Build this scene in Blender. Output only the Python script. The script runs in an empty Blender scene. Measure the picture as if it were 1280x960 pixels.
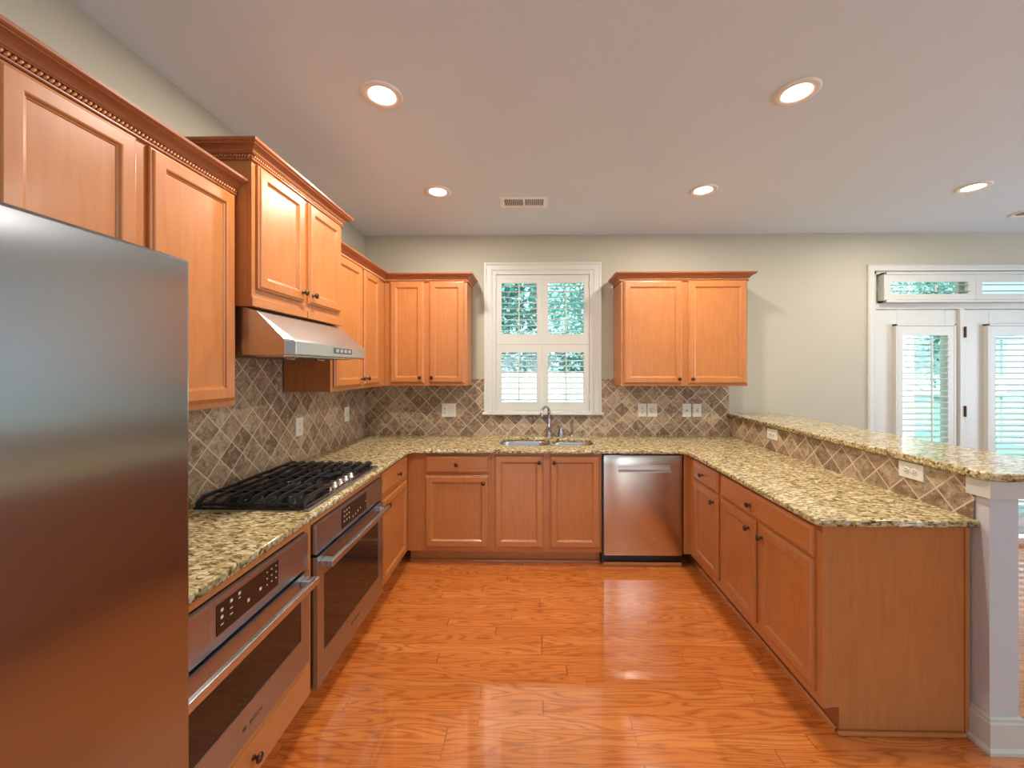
import bpy, bmesh, math, random
from mathutils import Vector, Matrix
random.seed(7)
PI = math.pi
S = bpy.context.scene
COL = S.collection

# ------------------------------------------------------------------ camera, world, light, exposure
CAM_H = 1.542
cam_d = bpy.data.cameras.new('camera')
cam = bpy.data.objects.new('camera', cam_d)
COL.objects.link(cam)
S.camera = cam
cam.location = (0, 0, CAM_H)
cam.rotation_euler = (PI / 2, 0, math.radians(1.0))
cam_d.sensor_fit = 'HORIZONTAL'
cam_d.sensor_width = 36.0
F_PX = 485.0
cam_d.lens = F_PX * 36.0 / 1280.0
CX = 664 - F_PX * math.tan(math.radians(1.0))
cam_d.shift_x = (640 - CX) / 1280.0
cam_d.shift_y = (461 - 480) / 1280.0
cam_d.clip_start = 0.02

S.view_settings.view_transform = 'Standard'
S.view_settings.look = 'None'
S.view_settings.gamma = 1.0
S.view_settings.use_curve_mapping = False
S.view_settings.exposure = 0.2

world = bpy.data.worlds.new('sky')
S.world = world
world.use_nodes = True
wn = world.node_tree.nodes
wn['Background'].inputs[0].default_value = (0.60, 0.85, 1.0, 1)
wn['Background'].inputs[1].default_value = 1.35


def lamp(name, kind, loc, energy, color, rot=(0, 0, 0), size=1.0, size_y=None, parent=None, **kw):
    d = bpy.data.lights.new(name, kind)
    d.energy = energy
    d.color = color
    if kind == 'AREA':
        if size_y:
            d.shape = 'RECTANGLE'
            d.size = size
            d.size_y = size_y
        else:
            d.shape = 'DISK'
            d.size = size
    for k, v in kw.items():
        setattr(d, k, v)
    o = bpy.data.objects.new(name, d)
    COL.objects.link(o)
    o.location = loc
    o.rotation_euler = rot
    if parent:
        o.parent = parent
    return o


# sun over the garden, from behind the house
lamp('sun', 'SUN', (0, 0, 8), 20.0, (1.0, 0.97, 0.92), (math.radians(10), math.radians(-40), 0), angle=0.02)
# daylight through the right window and rear glass door, plus an added rear fill
XW, YR = 6.6, -4.2
lamp('daylight_window_right', 'AREA', (XW + 0.05, 0.9, 1.45), 105, (0.66, 0.82, 1.0), (0, PI / 2, 0), 1.9, 2.6)
lamp('fill_light_rear', 'AREA', (-0.2, YR - 0.05, 1.5), 46, (0.76, 0.87, 1.0), (PI / 2, 0, 0), 2.2, 2.0)  # added unseen area light for fill, behind a made-up rear window
lamp('daylight_glass_door_rear', 'AREA', (2.25, YR - 0.05, 1.2), 18, (0.86, 0.92, 1.0), (PI / 2, 0, 0), 0.6, 2.0)
LAMP_W, LAMP_C = 17.5, (1.0, 0.92, 0.82)


# ------------------------------------------------------------------ materials
def lin(r, g, b):
    f = lambda c: (c / 255 / 12.92) if c / 255 <= 0.04045 else ((c / 255 + 0.055) / 1.055) ** 2.4
    return (f(r), f(g), f(b), 1)


class NT:
    def __init__(s, name):
        s.m = bpy.data.materials.new(name)
        s.m.use_nodes = True
        s.t = s.m.node_tree
        s.n = s.t.nodes
        s.b = s.n['Principled BSDF']

    def node(s, t, **kw):
        n = s.n.new(t)
        for k, v in kw.items():
            setattr(n, k, v)
        return n

    def put(s, sock, v):
        if isinstance(v, bpy.types.NodeSocket):
            s.t.links.new(v, sock)
        elif v is not None:
            sock.default_value = v

    def math(s, op, a, b=None, c=None):
        n = s.node('ShaderNodeMath', operation=op)
        s.put(n.inputs[0], a)
        if b is not None:
            s.put(n.inputs[1], b)
        if c is not None:
            s.put(n.inputs[2], c)
        return n.outputs[0]

    def coord(s):
        return s.node('ShaderNodeTexCoord').outputs['Object']

    def map(s, v, scale=(1, 1, 1), loc=(0, 0, 0), rot=(0, 0, 0)):
        n = s.node('ShaderNodeMapping')
        s.put(n.inputs[0], v)
        n.inputs['Location'].default_value = loc
        n.inputs['Rotation'].default_value = rot
        n.inputs['Scale'].default_value = scale
        return n.outputs[0]

    def noise(s, v, scale, detail=3, rough=0.5, dist=0.0):
        n = s.node('ShaderNodeTexNoise')
        s.put(n.inputs['Vector'], v)
        n.inputs['Scale'].default_value = scale
        n.inputs['Detail'].default_value = detail
        n.inputs['Roughness'].default_value = rough
        n.inputs['Distortion'].default_value = dist
        return n.outputs['Fac']

    def ramp(s, fac, stops, interp='LINEAR'):
        n = s.node('ShaderNodeValToRGB')
        n.color_ramp.interpolation = interp
        e = n.color_ramp.elements
        while len(e) > 1:
            e.remove(e[-1])
        e[0].position = stops[0][0]
        e[0].color = stops[0][1]
        for p, c in stops[1:]:
            k = e.new(p)
            k.color = c
        s.put(n.inputs[0], fac)
        return n.outputs[0]

    def mix(s, fac, a, b, blend='MIX'):
        n = s.node('ShaderNodeMix', data_type='RGBA', blend_type=blend)
        s.put(n.inputs[0], fac)
        s.put(n.inputs[6], a)
        s.put(n.inputs[7], b)
        return n.outputs[2]

    def sep(s, v):
        n = s.node('ShaderNodeSeparateXYZ')
        s.put(n.inputs[0], v)
        return n.outputs

    def comb(s, x, y, z):
        n = s.node('ShaderNodeCombineXYZ')
        for i, v in enumerate((x, y, z)):
            s.put(n.inputs[i], v)
        return n.outputs[0]

    def bump(s, h, strength=0.3, dist=0.002):
        n = s.node('ShaderNodeBump')
        n.inputs['Strength'].default_value = strength
        n.inputs['Distance'].default_value = dist
        s.put(n.inputs['Height'], h)
        s.t.links.new(n.outputs[0], s.b.inputs['Normal'])

    def set(s, **kw):
        names = dict(color='Base Color', rough='Roughness', metal='Metallic', spec='Specular IOR Level', coat='Coat Weight',
                     coatr='Coat Roughness', emis='Emission Color', emst='Emission Strength', aniso='Anisotropic', trans='Transmission Weight', ior='IOR')
        for k, v in kw.items():
            s.put(s.b.inputs[names[k]], v)
        return s


def plain(name, col, rough=0.5, metal=0.0, **kw):
    t = NT(name)
    t.set(color=col, rough=rough, metal=metal, **kw)
    return t.m


def paint(name, col, rough=0.6, amp=0.03, spec=0.3):
    t = NT(name)
    n = t.noise(t.coord(), 160, 3, 0.6)
    c = t.mix(n, tuple(x * (1 - amp) for x in col[:3]) + (1,), tuple(min(1, x * (1 + amp)) for x in col[:3]) + (1,))
    t.set(color=c, rough=rough, spec=spec)
    t.bump(n, 0.12, 0.001)
    return t.m


def wood(name, horizontal=False, base=(190, 121, 65)):
    t = NT(name)
    v = t.coord()
    oi = t.node('ShaderNodeObjectInfo')
    va = t.node('ShaderNodeVectorMath', operation='ADD')
    t.put(va.inputs[0], v)
    t.put(va.inputs[1], t.comb(t.math('MULTIPLY', oi.outputs['Random'], 31.0), t.math('MULTIPLY', oi.outputs['Random'], 17.0), t.math('MULTIPLY', oi.outputs['Random'], 7.0)))
    sc = (1.2, 9, 9) if horizontal else (9, 9, 1.2)
    g = t.noise(t.map(va.outputs[0], sc), 5.0, 4, 0.6, 0.4)
    fl = t.noise(t.map(va.outputs[0], (3, 3, 3)), 2.0, 2, 0.5)
    sc2 = (4, 120, 120) if horizontal else (120, 120, 4)
    fi = t.noise(t.map(va.outputs[0], sc2), 3.0, 2, 0.5)
    r, gg, b = base
    c1 = t.ramp(g, [(0.25, lin(r - 9, gg - 9, b - 7)), (0.5, lin(r, gg, b)), (0.8, lin(r + 9, gg + 9, b + 8))])
    c2 = t.mix(t.math('MULTIPLY', fl, 0.35), c1, lin(r - 22, gg - 24, b - 20))
    c3 = t.mix(t.math('MULTIPLY', fi, 0.06), c2, lin(r - 60, gg - 55, b - 40))
    hs = t.node('ShaderNodeHueSaturation')
    t.put(hs.inputs['Color'], c3)
    t.put(hs.inputs['Value'], t.math('MULTIPLY_ADD', oi.outputs['Random'], 0.08, 0.96))
    t.set(color=hs.outputs[0], rough=0.36, spec=0.5, coat=0.2, coatr=0.2)
    return t.m


def floor_mat():
    t = NT('oak_planks')
    x, y, z = t.sep(t.coord())[0:3]
    PW, PL = 0.0725, 0.95
    yr = t.math('ADD', t.math('DIVIDE', y, PW), 100.08)
    row = t.math('FLOOR', yr)
    fy = t.math('FRACT', yr)
    wn1 = t.node('ShaderNodeTexWhiteNoise', noise_dimensions='1D')
    t.put(wn1.inputs['W'], row)
    xs = t.math('ADD', t.math('DIVIDE', x, PL), t.math('MULTIPLY_ADD', wn1.outputs['Value'], 7.3, 50.0))
    # uneven plank lengths
    xs = t.math('ADD', xs, t.math('MULTIPLY', t.math('SINE', t.math('MULTIPLY_ADD', xs, 2.4, t.math('MULTIPLY', wn1.outputs['Value'], 40.0))), 0.22))
    col = t.math('FLOOR', xs)
    fx = t.math('FRACT', xs)
    wn2 = t.node('ShaderNodeTexWhiteNoise', noise_dimensions='2D')
    t.put(wn2.inputs['Vector'], t.comb(row, col, 0.0))
    pid = wn2.outputs['Value']
    p = t.comb(t.math('MULTIPLY_ADD', x, 1.5, t.math('MULTIPLY', pid, 91.0)), t.math('MULTIPLY_ADD', y, 15.0, t.math('MULTIPLY', pid, 37.0)), t.math('MULTIPLY', pid, 13.0))
    n = t.noise(p, 1.0, 1.5, 0.45, 0.15)
    rings = t.math('SINE', t.math('MULTIPLY', n, 74.0))
    rings = t.math('POWER', t.math('MULTIPLY_ADD', rings, 0.5, 0.5), 2.6)
    brk = t.noise(t.comb(t.math('MULTIPLY', x, 9.0), t.math('MULTIPLY', y, 90.0), pid), 2.2, 3, 0.6)
    rings = t.math('MULTIPLY', rings, t.math('MULTIPLY_ADD', brk, 1.1, 0.15))
    fine = t.noise(t.comb(t.math('MULTIPLY', x, 5.0), t.math('MULTIPLY', y, 260.0), pid), 2.0, 2, 0.5)
    base = t.ramp(pid, [(0.0, lin(200, 113, 48)), (0.5, lin(208, 121, 53)), (1.0, lin(217, 131, 62))])
    c = t.mix(t.math('MULTIPLY', fine, 0.35), base, lin(190, 104, 44))
    c = t.mix(t.math('MULTIPLY', rings, 0.88), c, lin(152, 70, 22))
    gy = t.math('LESS_THAN', t.math('MINIMUM', fy, t.math('SUBTRACT', 1.0, fy)), 0.020)
    gx = t.math('LESS_THAN', t.math('MINIMUM', fx, t.math('SUBTRACT', 1.0, fx)), 0.0018)
    gap = t.math('MAXIMUM', gy, gx)
    c = t.mix(t.math('MULTIPLY', t.math('MAXIMUM', t.math('MULTIPLY', gy, 0.5), gx), 0.6), c, lin(92, 42, 14))
    t.set(color=c, rough=t.math('MULTIPLY_ADD', fine, 0.05, 0.24), spec=0.4, coat=1.0, coatr=0.045)
    t.b.inputs['Coat IOR'].default_value = 1.95
    t.bump(t.math('SUBTRACT', t.math('MULTIPLY', rings, -0.15), gap), 0.12, 0.0008)
    return t.m


def tile_mat(name, axis, a0, b0=0.931):
    t = NT(name)
    s = 0.1528 / math.sqrt(2)
    xyz = t.sep(t.coord())
    a = t.math('SUBTRACT', xyz[0 if axis == 'x' else 1], a0)
    b = t.math('SUBTRACT', xyz[2], b0)
    k = 1 / (math.sqrt(2) * s)
    u = t.math('MULTIPLY_ADD', t.math('ADD', a, b), k, 200.0)
    v = t.math('MULTIPLY_ADD', t.math('SUBTRACT', b, a), k, 200.0)
    fu, fv = t.math('FRACT', u), t.math('FRACT', v)
    eu = t.math('MINIMUM', fu, t.math('SUBTRACT', 1.0, fu))
    ev = t.math('MINIMUM', fv, t.math('SUBTRACT', 1.0, fv))
    e = t.math('MINIMUM', eu, ev)
    wob = t.noise(t.coord(), 120, 2)
    g = t.math('LESS_THAN', e, t.math('MULTIPLY_ADD', wob, 0.018, 0.018))
    w = t.node('ShaderNodeTexWhiteNoise', noise_dimensions='2D')
    t.put(w.inputs['Vector'], t.comb(t.math('FLOOR', u), t.math('FLOOR', v), 0.0))
    col = t.ramp(w.outputs['Value'], [(0.0, lin(130, 105, 80)), (0.3, lin(150, 125, 97)), (0.65, lin(166, 141, 112)), (1.0, lin(192, 170, 138))])
    off = t.node('ShaderNodeVectorMath', operation='MULTIPLY_ADD')
    t.put(off.inputs[0], w.outputs['Color'])
    off.inputs[1].default_value = (3, 3, 3)
    t.put(off.inputs[2], t.coord())
    vein = t.noise(t.map(off.outputs[0], (1, 1, 1)), 22, 4, 0.62, 1.2)
    col = t.mix(t.ramp(vein, [(0.32, (0.75, 0.75, 0.75, 1)), (0.5, (0, 0, 0, 1)), (0.78, (0, 0, 0, 1))]), col, lin(96, 74, 54))
    col = t.mix(t.ramp(vein, [(0.52, (0, 0, 0, 1)), (0.68, (0.75, 0.75, 0.75, 1))]), col, lin(204, 182, 152))
    pit = t.noise(off.outputs[0], 150, 3, 0.6)
    col = t.mix(t.ramp(pit, [(0.58, (0, 0, 0, 1)), (0.70, (0.7, 0.7, 0.7, 1))]), col, lin(206, 184, 154))
    pit2 = t.noise(off.outputs[0], 210, 3, 0.65)
    col = t.mix(t.ramp(pit2, [(0.34, (0.6, 0.6, 0.6, 1)), (0.44, (0, 0, 0, 1))]), col, lin(92, 70, 50))
    col = t.mix(g, col, lin(212, 192, 164))
    t.set(color=col, rough=0.5, spec=0.35)
    h = t.math('MULTIPLY', t.math('MINIMUM', e, 0.06), 12.0)
    t.bump(t.math('MULTIPLY_ADD', pit, -0.25, h), 0.35, 0.002)
    return t.m


def granite_mat():
    t = NT('speckled_granite')
    v0 = t.map(t.coord(), (0.50, 0.95, 0.95), rot=(0, 0, 0.12))
    n1 = t.noise(v0, 46, 4, 0.65, 0.6)
    n2 = t.noise(v0, 70, 4, 0.65, 0.5)
    n3 = t.noise(v0, 7, 2, 0.5)
    vo = t.node('ShaderNodeTexVoronoi')
    t.put(vo.inputs['Vector'], v0)
    vo.inputs['Scale'].default_value = 120
    base = t.ramp(n1, [(0.28, lin(116, 98, 60)), (0.42, lin(168, 148, 98)), (0.55, lin(198, 180, 132)), (0.67, lin(228, 218, 184))])
    base = t.mix(t.math('MULTIPLY', n3, 0.5), base, lin(176, 146, 84))
    dark = t.ramp(n2, [(0.32, (0.95, 0.95, 0.95, 1)), (0.42, (0.75, 0.75, 0.75, 1)), (0.485, (0, 0, 0, 1))])
    base = t.mix(dark, base, lin(84, 64, 40))
    sp = t.sep(vo.outputs['Color'])[0]
    base = t.mix(t.math('MULTIPLY', t.math('GREATER_THAN', sp, 0.92), 0.65), base, lin(48, 38, 30))
    base = t.mix(t.math('MULTIPLY', t.math('LESS_THAN', sp, 0.16), 0.6), base, lin(236, 226, 196))
    t.set(color=base, rough=0.12, spec=0.5)
    return t.m


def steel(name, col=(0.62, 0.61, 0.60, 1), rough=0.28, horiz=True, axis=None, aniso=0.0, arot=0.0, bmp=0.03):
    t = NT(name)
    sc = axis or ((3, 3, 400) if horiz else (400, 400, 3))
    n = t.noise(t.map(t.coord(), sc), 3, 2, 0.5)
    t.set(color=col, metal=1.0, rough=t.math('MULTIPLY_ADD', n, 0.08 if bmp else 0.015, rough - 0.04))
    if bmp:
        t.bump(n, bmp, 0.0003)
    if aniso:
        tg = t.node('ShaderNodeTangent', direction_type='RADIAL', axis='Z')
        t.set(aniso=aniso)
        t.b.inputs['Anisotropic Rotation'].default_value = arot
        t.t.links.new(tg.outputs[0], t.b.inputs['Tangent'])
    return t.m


def glass_mat():
    m = bpy.data.materials.new('window_glass')
    m.use_nodes = True
    t = m.node_tree
    t.nodes.clear()
    o = t.nodes.new('ShaderNodeOutputMaterial')
    mx = t.nodes.new('ShaderNodeMixShader')
    tr = t.nodes.new('ShaderNodeBsdfTransparent')
    tr.inputs[0].default_value = (0.94, 0.98, 0.97, 1)
    gl = t.nodes.new('ShaderNodeBsdfGlossy')
    gl.inputs['Roughness'].default_value = 0.02
    fr = t.nodes.new('ShaderNodeLayerWeight')
    fr.inputs[0].default_value = 0.5
    pw = t.nodes.new('ShaderNodeMath')
    pw.operation = 'POWER'
    pw.inputs[1].default_value = 4.0
    t.links.new(fr.outputs['Facing'], pw.inputs[0])
    ad = t.nodes.new('ShaderNodeMath')
    ad.operation = 'MULTIPLY_ADD'
    ad.inputs[1].default_value = 0.9
    ad.inputs[2].default_value = 0.05
    t.links.new(pw.outputs[0], ad.inputs[0])
    t.links.new(ad.outputs[0], mx.inputs[0])
    t.links.new(tr.outputs[0], mx.inputs[1])
    t.links.new(gl.outputs[0], mx.inputs[2])
    t.links.new(mx.outputs[0], o.inputs[0])
    return m


def leaf_mat(name, c1, c2):
    t = NT(name)
    n = t.noise(t.coord(), 2.2, 3)
    t.set(color=t.mix(n, c1, c2), rough=0.6)
    return t.m


M = dict(
    wood=wood('maple_wood'), woodh=wood('maple_wood_crosswise', True), crown=wood('maple_molding_shaded', True, (164, 96, 56)), floor=floor_mat(), granite=granite_mat(),  # crown colour darkened to carry the weak light on the molding
    tile_b=tile_mat('travertine_back', 'x', -0.988), tile_l=tile_mat('travertine_left', 'y', 3.307), tile_r=tile_mat('travertine_bar', 'y', 2.027, 0.925),
    wall=paint('wall_paint', lin(185, 178, 157)), ceil=paint('ceiling_paint', lin(214, 228, 238), 0.75), trim=paint('white_trim_paint', lin(204, 201, 190), 0.35, 0.01, 0.5),
    post=paint('half_wall_paint', lin(200, 199, 200), 0.5),
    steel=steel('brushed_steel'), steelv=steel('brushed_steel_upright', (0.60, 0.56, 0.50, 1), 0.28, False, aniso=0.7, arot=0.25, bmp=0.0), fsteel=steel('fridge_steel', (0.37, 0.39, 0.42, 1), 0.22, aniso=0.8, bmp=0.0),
    osteel=steel('oven_steel', (0.40, 0.43, 0.51, 1), 0.29), chrome=plain('satin_nickel', (0.47, 0.46, 0.45, 1), 0.26, 1.0), sinks=steel('sink_steel', (0.66, 0.66, 0.66, 1), 0.25),
    psteel=plain('pocket_steel', (0.74, 0.72, 0.68, 1), 0.36, 1.0), bglass=plain('black_glass', (0.012, 0.009, 0.008, 1), 0.06, 0.0, spec=0.6), iron=plain('cast_iron', (0.022, 0.022, 0.024, 1), 0.30), enamel=plain('black_enamel', (0.012, 0.012, 0.014, 1), 0.14),
    bronze=plain('dark_bronze', lin(92, 66, 50), 0.32, 0.85), knobm=plain('bright_knob_metal', (0.75, 0.74, 0.72, 1), 0.18, 1.0), black=plain('black_plastic', (0.012, 0.011, 0.011, 1), 0.4),
    plastic=plain('white_plastic', lin(226, 222, 206), 0.35), slot=plain('socket_slot', lin(70, 66, 60), 0.5), mark=plain('pale_print', lin(205, 190, 175), 0.5),
    logo=plain('dark_print', lin(58, 44, 40), 0.5), lens=plain('lamp_lens', (1, 1, 1, 1), 0.4, 0, emis=(1.0, 0.95, 0.86, 1), emst=14.0), lensoff=plain('lamp_lens_off', lin(120, 108, 96), 0.4),
    vwhite=plain('vent_white', lin(240, 240, 238), 0.4), lring=plain('lamp_ring_white', lin(236, 226, 214), 0.45), glass=glass_mat(), dark=plain('duct_shade', lin(40, 38, 38), 0.8),
    lawn=leaf_mat('lawn_green', lin(70, 120, 104), lin(96, 146, 124)), patio=paint('pale_concrete', lin(190, 206, 210), 0.8), leaf=leaf_mat('leaves', lin(84, 138, 132), lin(140, 194, 186)),
    leaf2=leaf_mat('leaves_pale', lin(90, 144, 142), lin(150, 200, 196)), bark=paint('bark', lin(110, 100, 92), 0.9), fence=paint('white_fence', lin(226, 228, 228), 0.7), siding=paint('pale_siding', lin(206, 222, 226), 0.7),
    shingle=paint('roof_shingle', lin(140, 156, 168), 0.9), hint=plain('steel_clip', (0.7, 0.68, 0.64, 1), 0.3, 1.0),
    bezel=plain('switch_bezel', lin(70, 84, 92), 0.3), panelfil=steel('hood_steel', (0.60, 0.59, 0.57, 1), 0.3),
)


# ------------------------------------------------------------------ mesh helpers
class MB:
    def __init__(s):
        s.v, s.f, s.mi, s.sm = [], [], [], []

    def add(s, vs, fs, mi=0, smooth=False):
        o = len(s.v)
        s.v += [tuple(p) for p in vs]
        for f in fs:
            s.f.append([i + o for i in f])
            s.mi.append(mi)
            s.sm.append(smooth)
        return s

    def box(s, x0, y0, z0, x1, y1, z1, mi=0):
        x0, x1 = min(x0, x1), max(x0, x1)
        y0, y1 = min(y0, y1), max(y0, y1)
        z0, z1 = min(z0, z1), max(z0, z1)
        vs = [(x0, y0, z0), (x1, y0, z0), (x1, y1, z0), (x0, y1, z0), (x0, y0, z1), (x1, y0, z1), (x1, y1, z1), (x0, y1, z1)]
        return s.add(vs, [(0, 3, 2, 1), (4, 5, 6, 7), (0, 1, 5, 4), (1, 2, 6, 5), (2, 3, 7, 6), (3, 0, 4, 7)], mi)

    def loops(s, L, cap0=True, cap1=True, mi=0, smooth=False):
        n = len(L[0])
        vs = [p for l in L for p in l]
        fs = []
        for k in range(len(L) - 1):
            for i in range(n):
                j = (i + 1) % n
                fs.append((k * n + i, k * n + j, (k + 1) * n + j, (k + 1) * n + i))
        s.add(vs, fs, mi, smooth)
        if cap0:
            s.add(L[0], [tuple(reversed(range(n)))], mi)
        if cap1:
            s.add(L[-1], [tuple(range(n))], mi)
        return s

    def lathe(s, prof, c=(0, 0, 0), axis='z', n=20, mi=0, cap0=True, cap1=True):
        L = []
        for r, h in prof:
            l = []
            for i in range(n):
                a = 2 * PI * i / n
                x, y = r * math.cos(a), r * math.sin(a)
                p = {'z': (x, y, h), '-y': (x, -h, y), 'x': (h, x, y), '-x': (-h, -x, y)}[axis]
                l.append((p[0] + c[0], p[1] + c[1], p[2] + c[2]))
            L.append(l)
        return s.loops(L, cap0, cap1, mi, True)

    def tube(s, pts, r, n=10, mi=0):
        pts = [Vector(p) for p in pts]
        L = []
        up = None
        for i, p in enumerate(pts):
            d = (pts[min(i + 1, len(pts) - 1)] - pts[max(i - 1, 0)]).normalized()
            if up is None:
                up = Vector((0, 0, 1)) if abs(d.z) < 0.9 else Vector((1, 0, 0))
            a = d.cross(up).normalized()
            up = a.cross(d).normalized()
            rr = r[i] if isinstance(r, (list, tuple)) else r
            L.append([tuple(p + a * (rr * math.cos(2 * PI * k / n)) + up * (rr * math.sin(2 * PI * k / n))) for k in range(n)])
        return s.loops(L, True, True, mi, True)

    def prism(s, poly, y0, y1, plane='xz', mi=0):
        # poly points in the plane, extruded along the third axis
        if plane == 'xz':
            P = lambda p, h: (p[0], h, p[1])
        elif plane == 'yz':
            P = lambda p, h: (h, p[0], p[1])
        else:
            P = lambda p, h: (p[0], p[1], h)
        return s.loops([[P(p, y0) for p in poly], [P(p, y1) for p in poly]], mi=mi)

    def build(s, name, mat, parent=None, bev=0, seg=2, loc=None):
        me = bpy.data.meshes.new(name)
        me.from_pydata(s.v, [], s.f)
        for m in (mat if isinstance(mat, (list, tuple)) else [mat]):
            me.materials.append(m)
        me.polygons.foreach_set('material_index', s.mi)
        me.polygons.foreach_set('use_smooth', s.sm)
        bm = bmesh.new()
        bm.from_mesh(me)
        bmesh.ops.recalc_face_normals(bm, faces=bm.faces)
        bm.to_mesh(me)
        bm.free()
        o = bpy.data.objects.new(name, me)
        COL.objects.link(o)
        if parent:
            o.parent = parent
        if loc:
            o.location = loc
        if bev:
            b = o.modifiers.new('Bevel', 'BEVEL')
            b.width = bev
            b.segments = seg
            b.limit_method = 'ANGLE'
            b.angle_limit = math.radians(40)
        return o


def tag(o, label=None, cat=None, group=None, kind=None):
    if label:
        o['label'] = label
    if cat:
        o['category'] = cat
    if group:
        o['group'] = group
    if kind:
        o['kind'] = kind
    return o


def thing(name, label, cat, loc=(0, 0, 0), rot=0.0, group=None, kind=None):
    o = bpy.data.objects.new(name, None)
    COL.objects.link(o)
    o.empty_display_size = 0.1
    o.location = loc
    o.rotation_euler = (0, 0, rot)
    return tag(o, label, cat, group, kind)


def copy_tree(o, parent=None):
    c = o.copy()
    COL.objects.link(c)
    c.parent = parent
    for ch in list(o.children):
        copy_tree(ch, c)
    return c


def plate(name, outer, holes, z0, z1, bev, mat, parent=None):
    cu = bpy.data.curves.new(name, 'CURVE')
    cu.dimensions = '2D'
    cu.fill_mode = 'BOTH'
    h = (z1 - z0) / 2
    cu.extrude = h - bev
    cu.bevel_depth = bev
    cu.bevel_resolution = 2
    cu.offset = -bev
    for pts in [outer] + holes:
        sp = cu.splines.new('POLY')
        sp.points.add(len(pts) - 1)
        for i, p in enumerate(pts):
            sp.points[i].co = (p[0], p[1], 0, 1)
        sp.use_cyclic_u = True
    tmp = bpy.data.objects.new(name + '_tmp', cu)
    COL.objects.link(tmp)
    dg = bpy.context.evaluated_depsgraph_get()
    me = bpy.data.meshes.new_from_object(tmp.evaluated_get(dg))
    bpy.data.objects.remove(tmp)
    bpy.data.curves.remove(cu)
    me.transform(Matrix.Translation((0, 0, (z0 + z1) / 2)))
    me.materials.clear()
    me.materials.append(mat)
    me.name = name
    o = bpy.data.objects.new(name, me)
    COL.objects.link(o)
    if parent:
        o.parent = parent
    return o


def rrect(x0, y0, x1, y1, r, n=6, cw=False):
    pts = []
    for cx, cy, a0 in ((x1 - r, y0 + r, -PI / 2), (x1 - r, y1 - r, 0), (x0 + r, y1 - r, PI / 2), (x0 + r, y0 + r, PI)):
        for i in range(n + 1):
            a = a0 + PI / 2 * i / n
            pts.append((cx + r * math.cos(a), cy + r * math.sin(a)))
    return pts[::-1] if cw else pts


def text_mesh(name, body, size, mat, parent, loc, rot):
    cu = bpy.data.curves.new(name, 'FONT')
    cu.body = body
    cu.size = size
    cu.extrude = 0.0003
    cu.align_x = 'CENTER'
    tmp = bpy.data.objects.new(name + '_tmp', cu)
    COL.objects.link(tmp)
    dg = bpy.context.evaluated_depsgraph_get()
    me = bpy.data.meshes.new_from_object(tmp.evaluated_get(dg))
    bpy.data.objects.remove(tmp)
    me.materials.clear()
    me.materials.append(mat)
    o = bpy.data.objects.new(name, me)
    COL.objects.link(o)
    o.parent = parent
    o.location = loc
    o.rotation_euler = rot
    return o


def struct(name, mb, mat, parent=None, bev=0):
    o = mb.build(name, mat, parent, bev)
    if not parent:
        o['kind'] = 'structure'
    return o


# ------------------------------------------------------------------ room shell
XL, D, ZC = -1.58, 3.65, 2.80
WT = 0.16
struct('floor', MB().box(XL - 0.3, YR - 0.3, -0.12, XW + 0.3, D + WT, 0), M['floor'])
struct('ceiling', MB().box(XL - 0.3, YR - 0.3, ZC, XW + 0.3, D + 0.5, ZC + 0.2), M['ceil'])
struct('wall_left', MB().box(XL - WT, YR - WT, 0, XL, D + WT, ZC), M['wall'])
WX0, WX1, WZ0, WZ1 = -0.366, 0.580, 1.135, 2.462
DX0, DX1, DZ1 = 3.167, 4.95, 2.446
wb = MB()
wb.box(XL, D, 0, WX0, D + WT, ZC).box(WX0, D, 0, WX1, D + WT, WZ0).box(WX0, D, WZ1, WX1, D + WT, ZC)
wb.box(WX1, D, 0, DX0, D + WT, ZC).box(DX0, D, DZ1, DX1, D + WT, ZC).box(DX1, D, 0, XW, D + WT, ZC)
struct('wall_back', wb, M['wall'])
wr = MB()
wr.box(XW, YR, 0, XW + WT, -0.5, ZC).box(XW, 2.3, 0, XW + WT, D + WT, ZC).box(XW, -0.5, 0, XW + WT, 2.3, 0.4).box(XW, -0.5, 2.45, XW + WT, 2.3, ZC)
struct('wall_right', wr, M['wall'])
wf = MB()
wf.box(XL, YR - WT, 0, -1.3, YR, ZC).box(2.6, YR - WT, 0, XW, YR, ZC).box(-1.3, YR - WT, 0, 0.9, YR, 0.4).box(-1.3, YR - WT, 2.55, 2.6, YR, ZC).box(0.9, YR - WT, 0, 1.9, YR, 2.55).box(1.9, YR - WT, 0, 2.6, YR, 0.1)
struct('wall_front', wf, M['wall'])
# frames of the unseen right window and the rear one added for fill
w2 = thing('window_2', None, None, (XW, 0.9, 0.4), kind='structure')
fr = MB()
for y in (-1.4, -0.5, 0.4, 1.34):
    fr.box(0.0, y, 0, 0.06, y + 0.06, 2.05)
fr.box(0, -1.4, 0, 0.06, 1.4, 0.06).box(0, -1.4, 1.99, 0.06, 1.4, 2.05)
fr.build('window_frame', M['trim'], w2)
w3 = thing('window_fill_rear', None, None, (-0.2, YR, 0.4), kind='structure')
fr = MB()
for x in (-1.1, -0.03, 1.04):
    fr.box(x, -0.06, 0, x + 0.06, 0, 2.15)
fr.box(-1.1, -0.06, 0, 1.1, 0, 0.06).box(-1.1, -0.06, 2.09, 1.1, 0, 2.15)
fr.build('window_frame', M['trim'], w3)
d2 = thing('door_2', None, None, (2.25, YR, 0.1), kind='structure')
fr = MB().box(-0.35, -0.06, 0, -0.28, 0, 2.45).box(0.28, -0.06, 0, 0.35, 0, 2.45).box(-0.28, -0.06, 0, 0.28, 0, 0.1).box(-0.28, -0.06, 2.1, 0.28, 0, 2.45)
fr.build('door_frame', M['trim'], d2)

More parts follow.
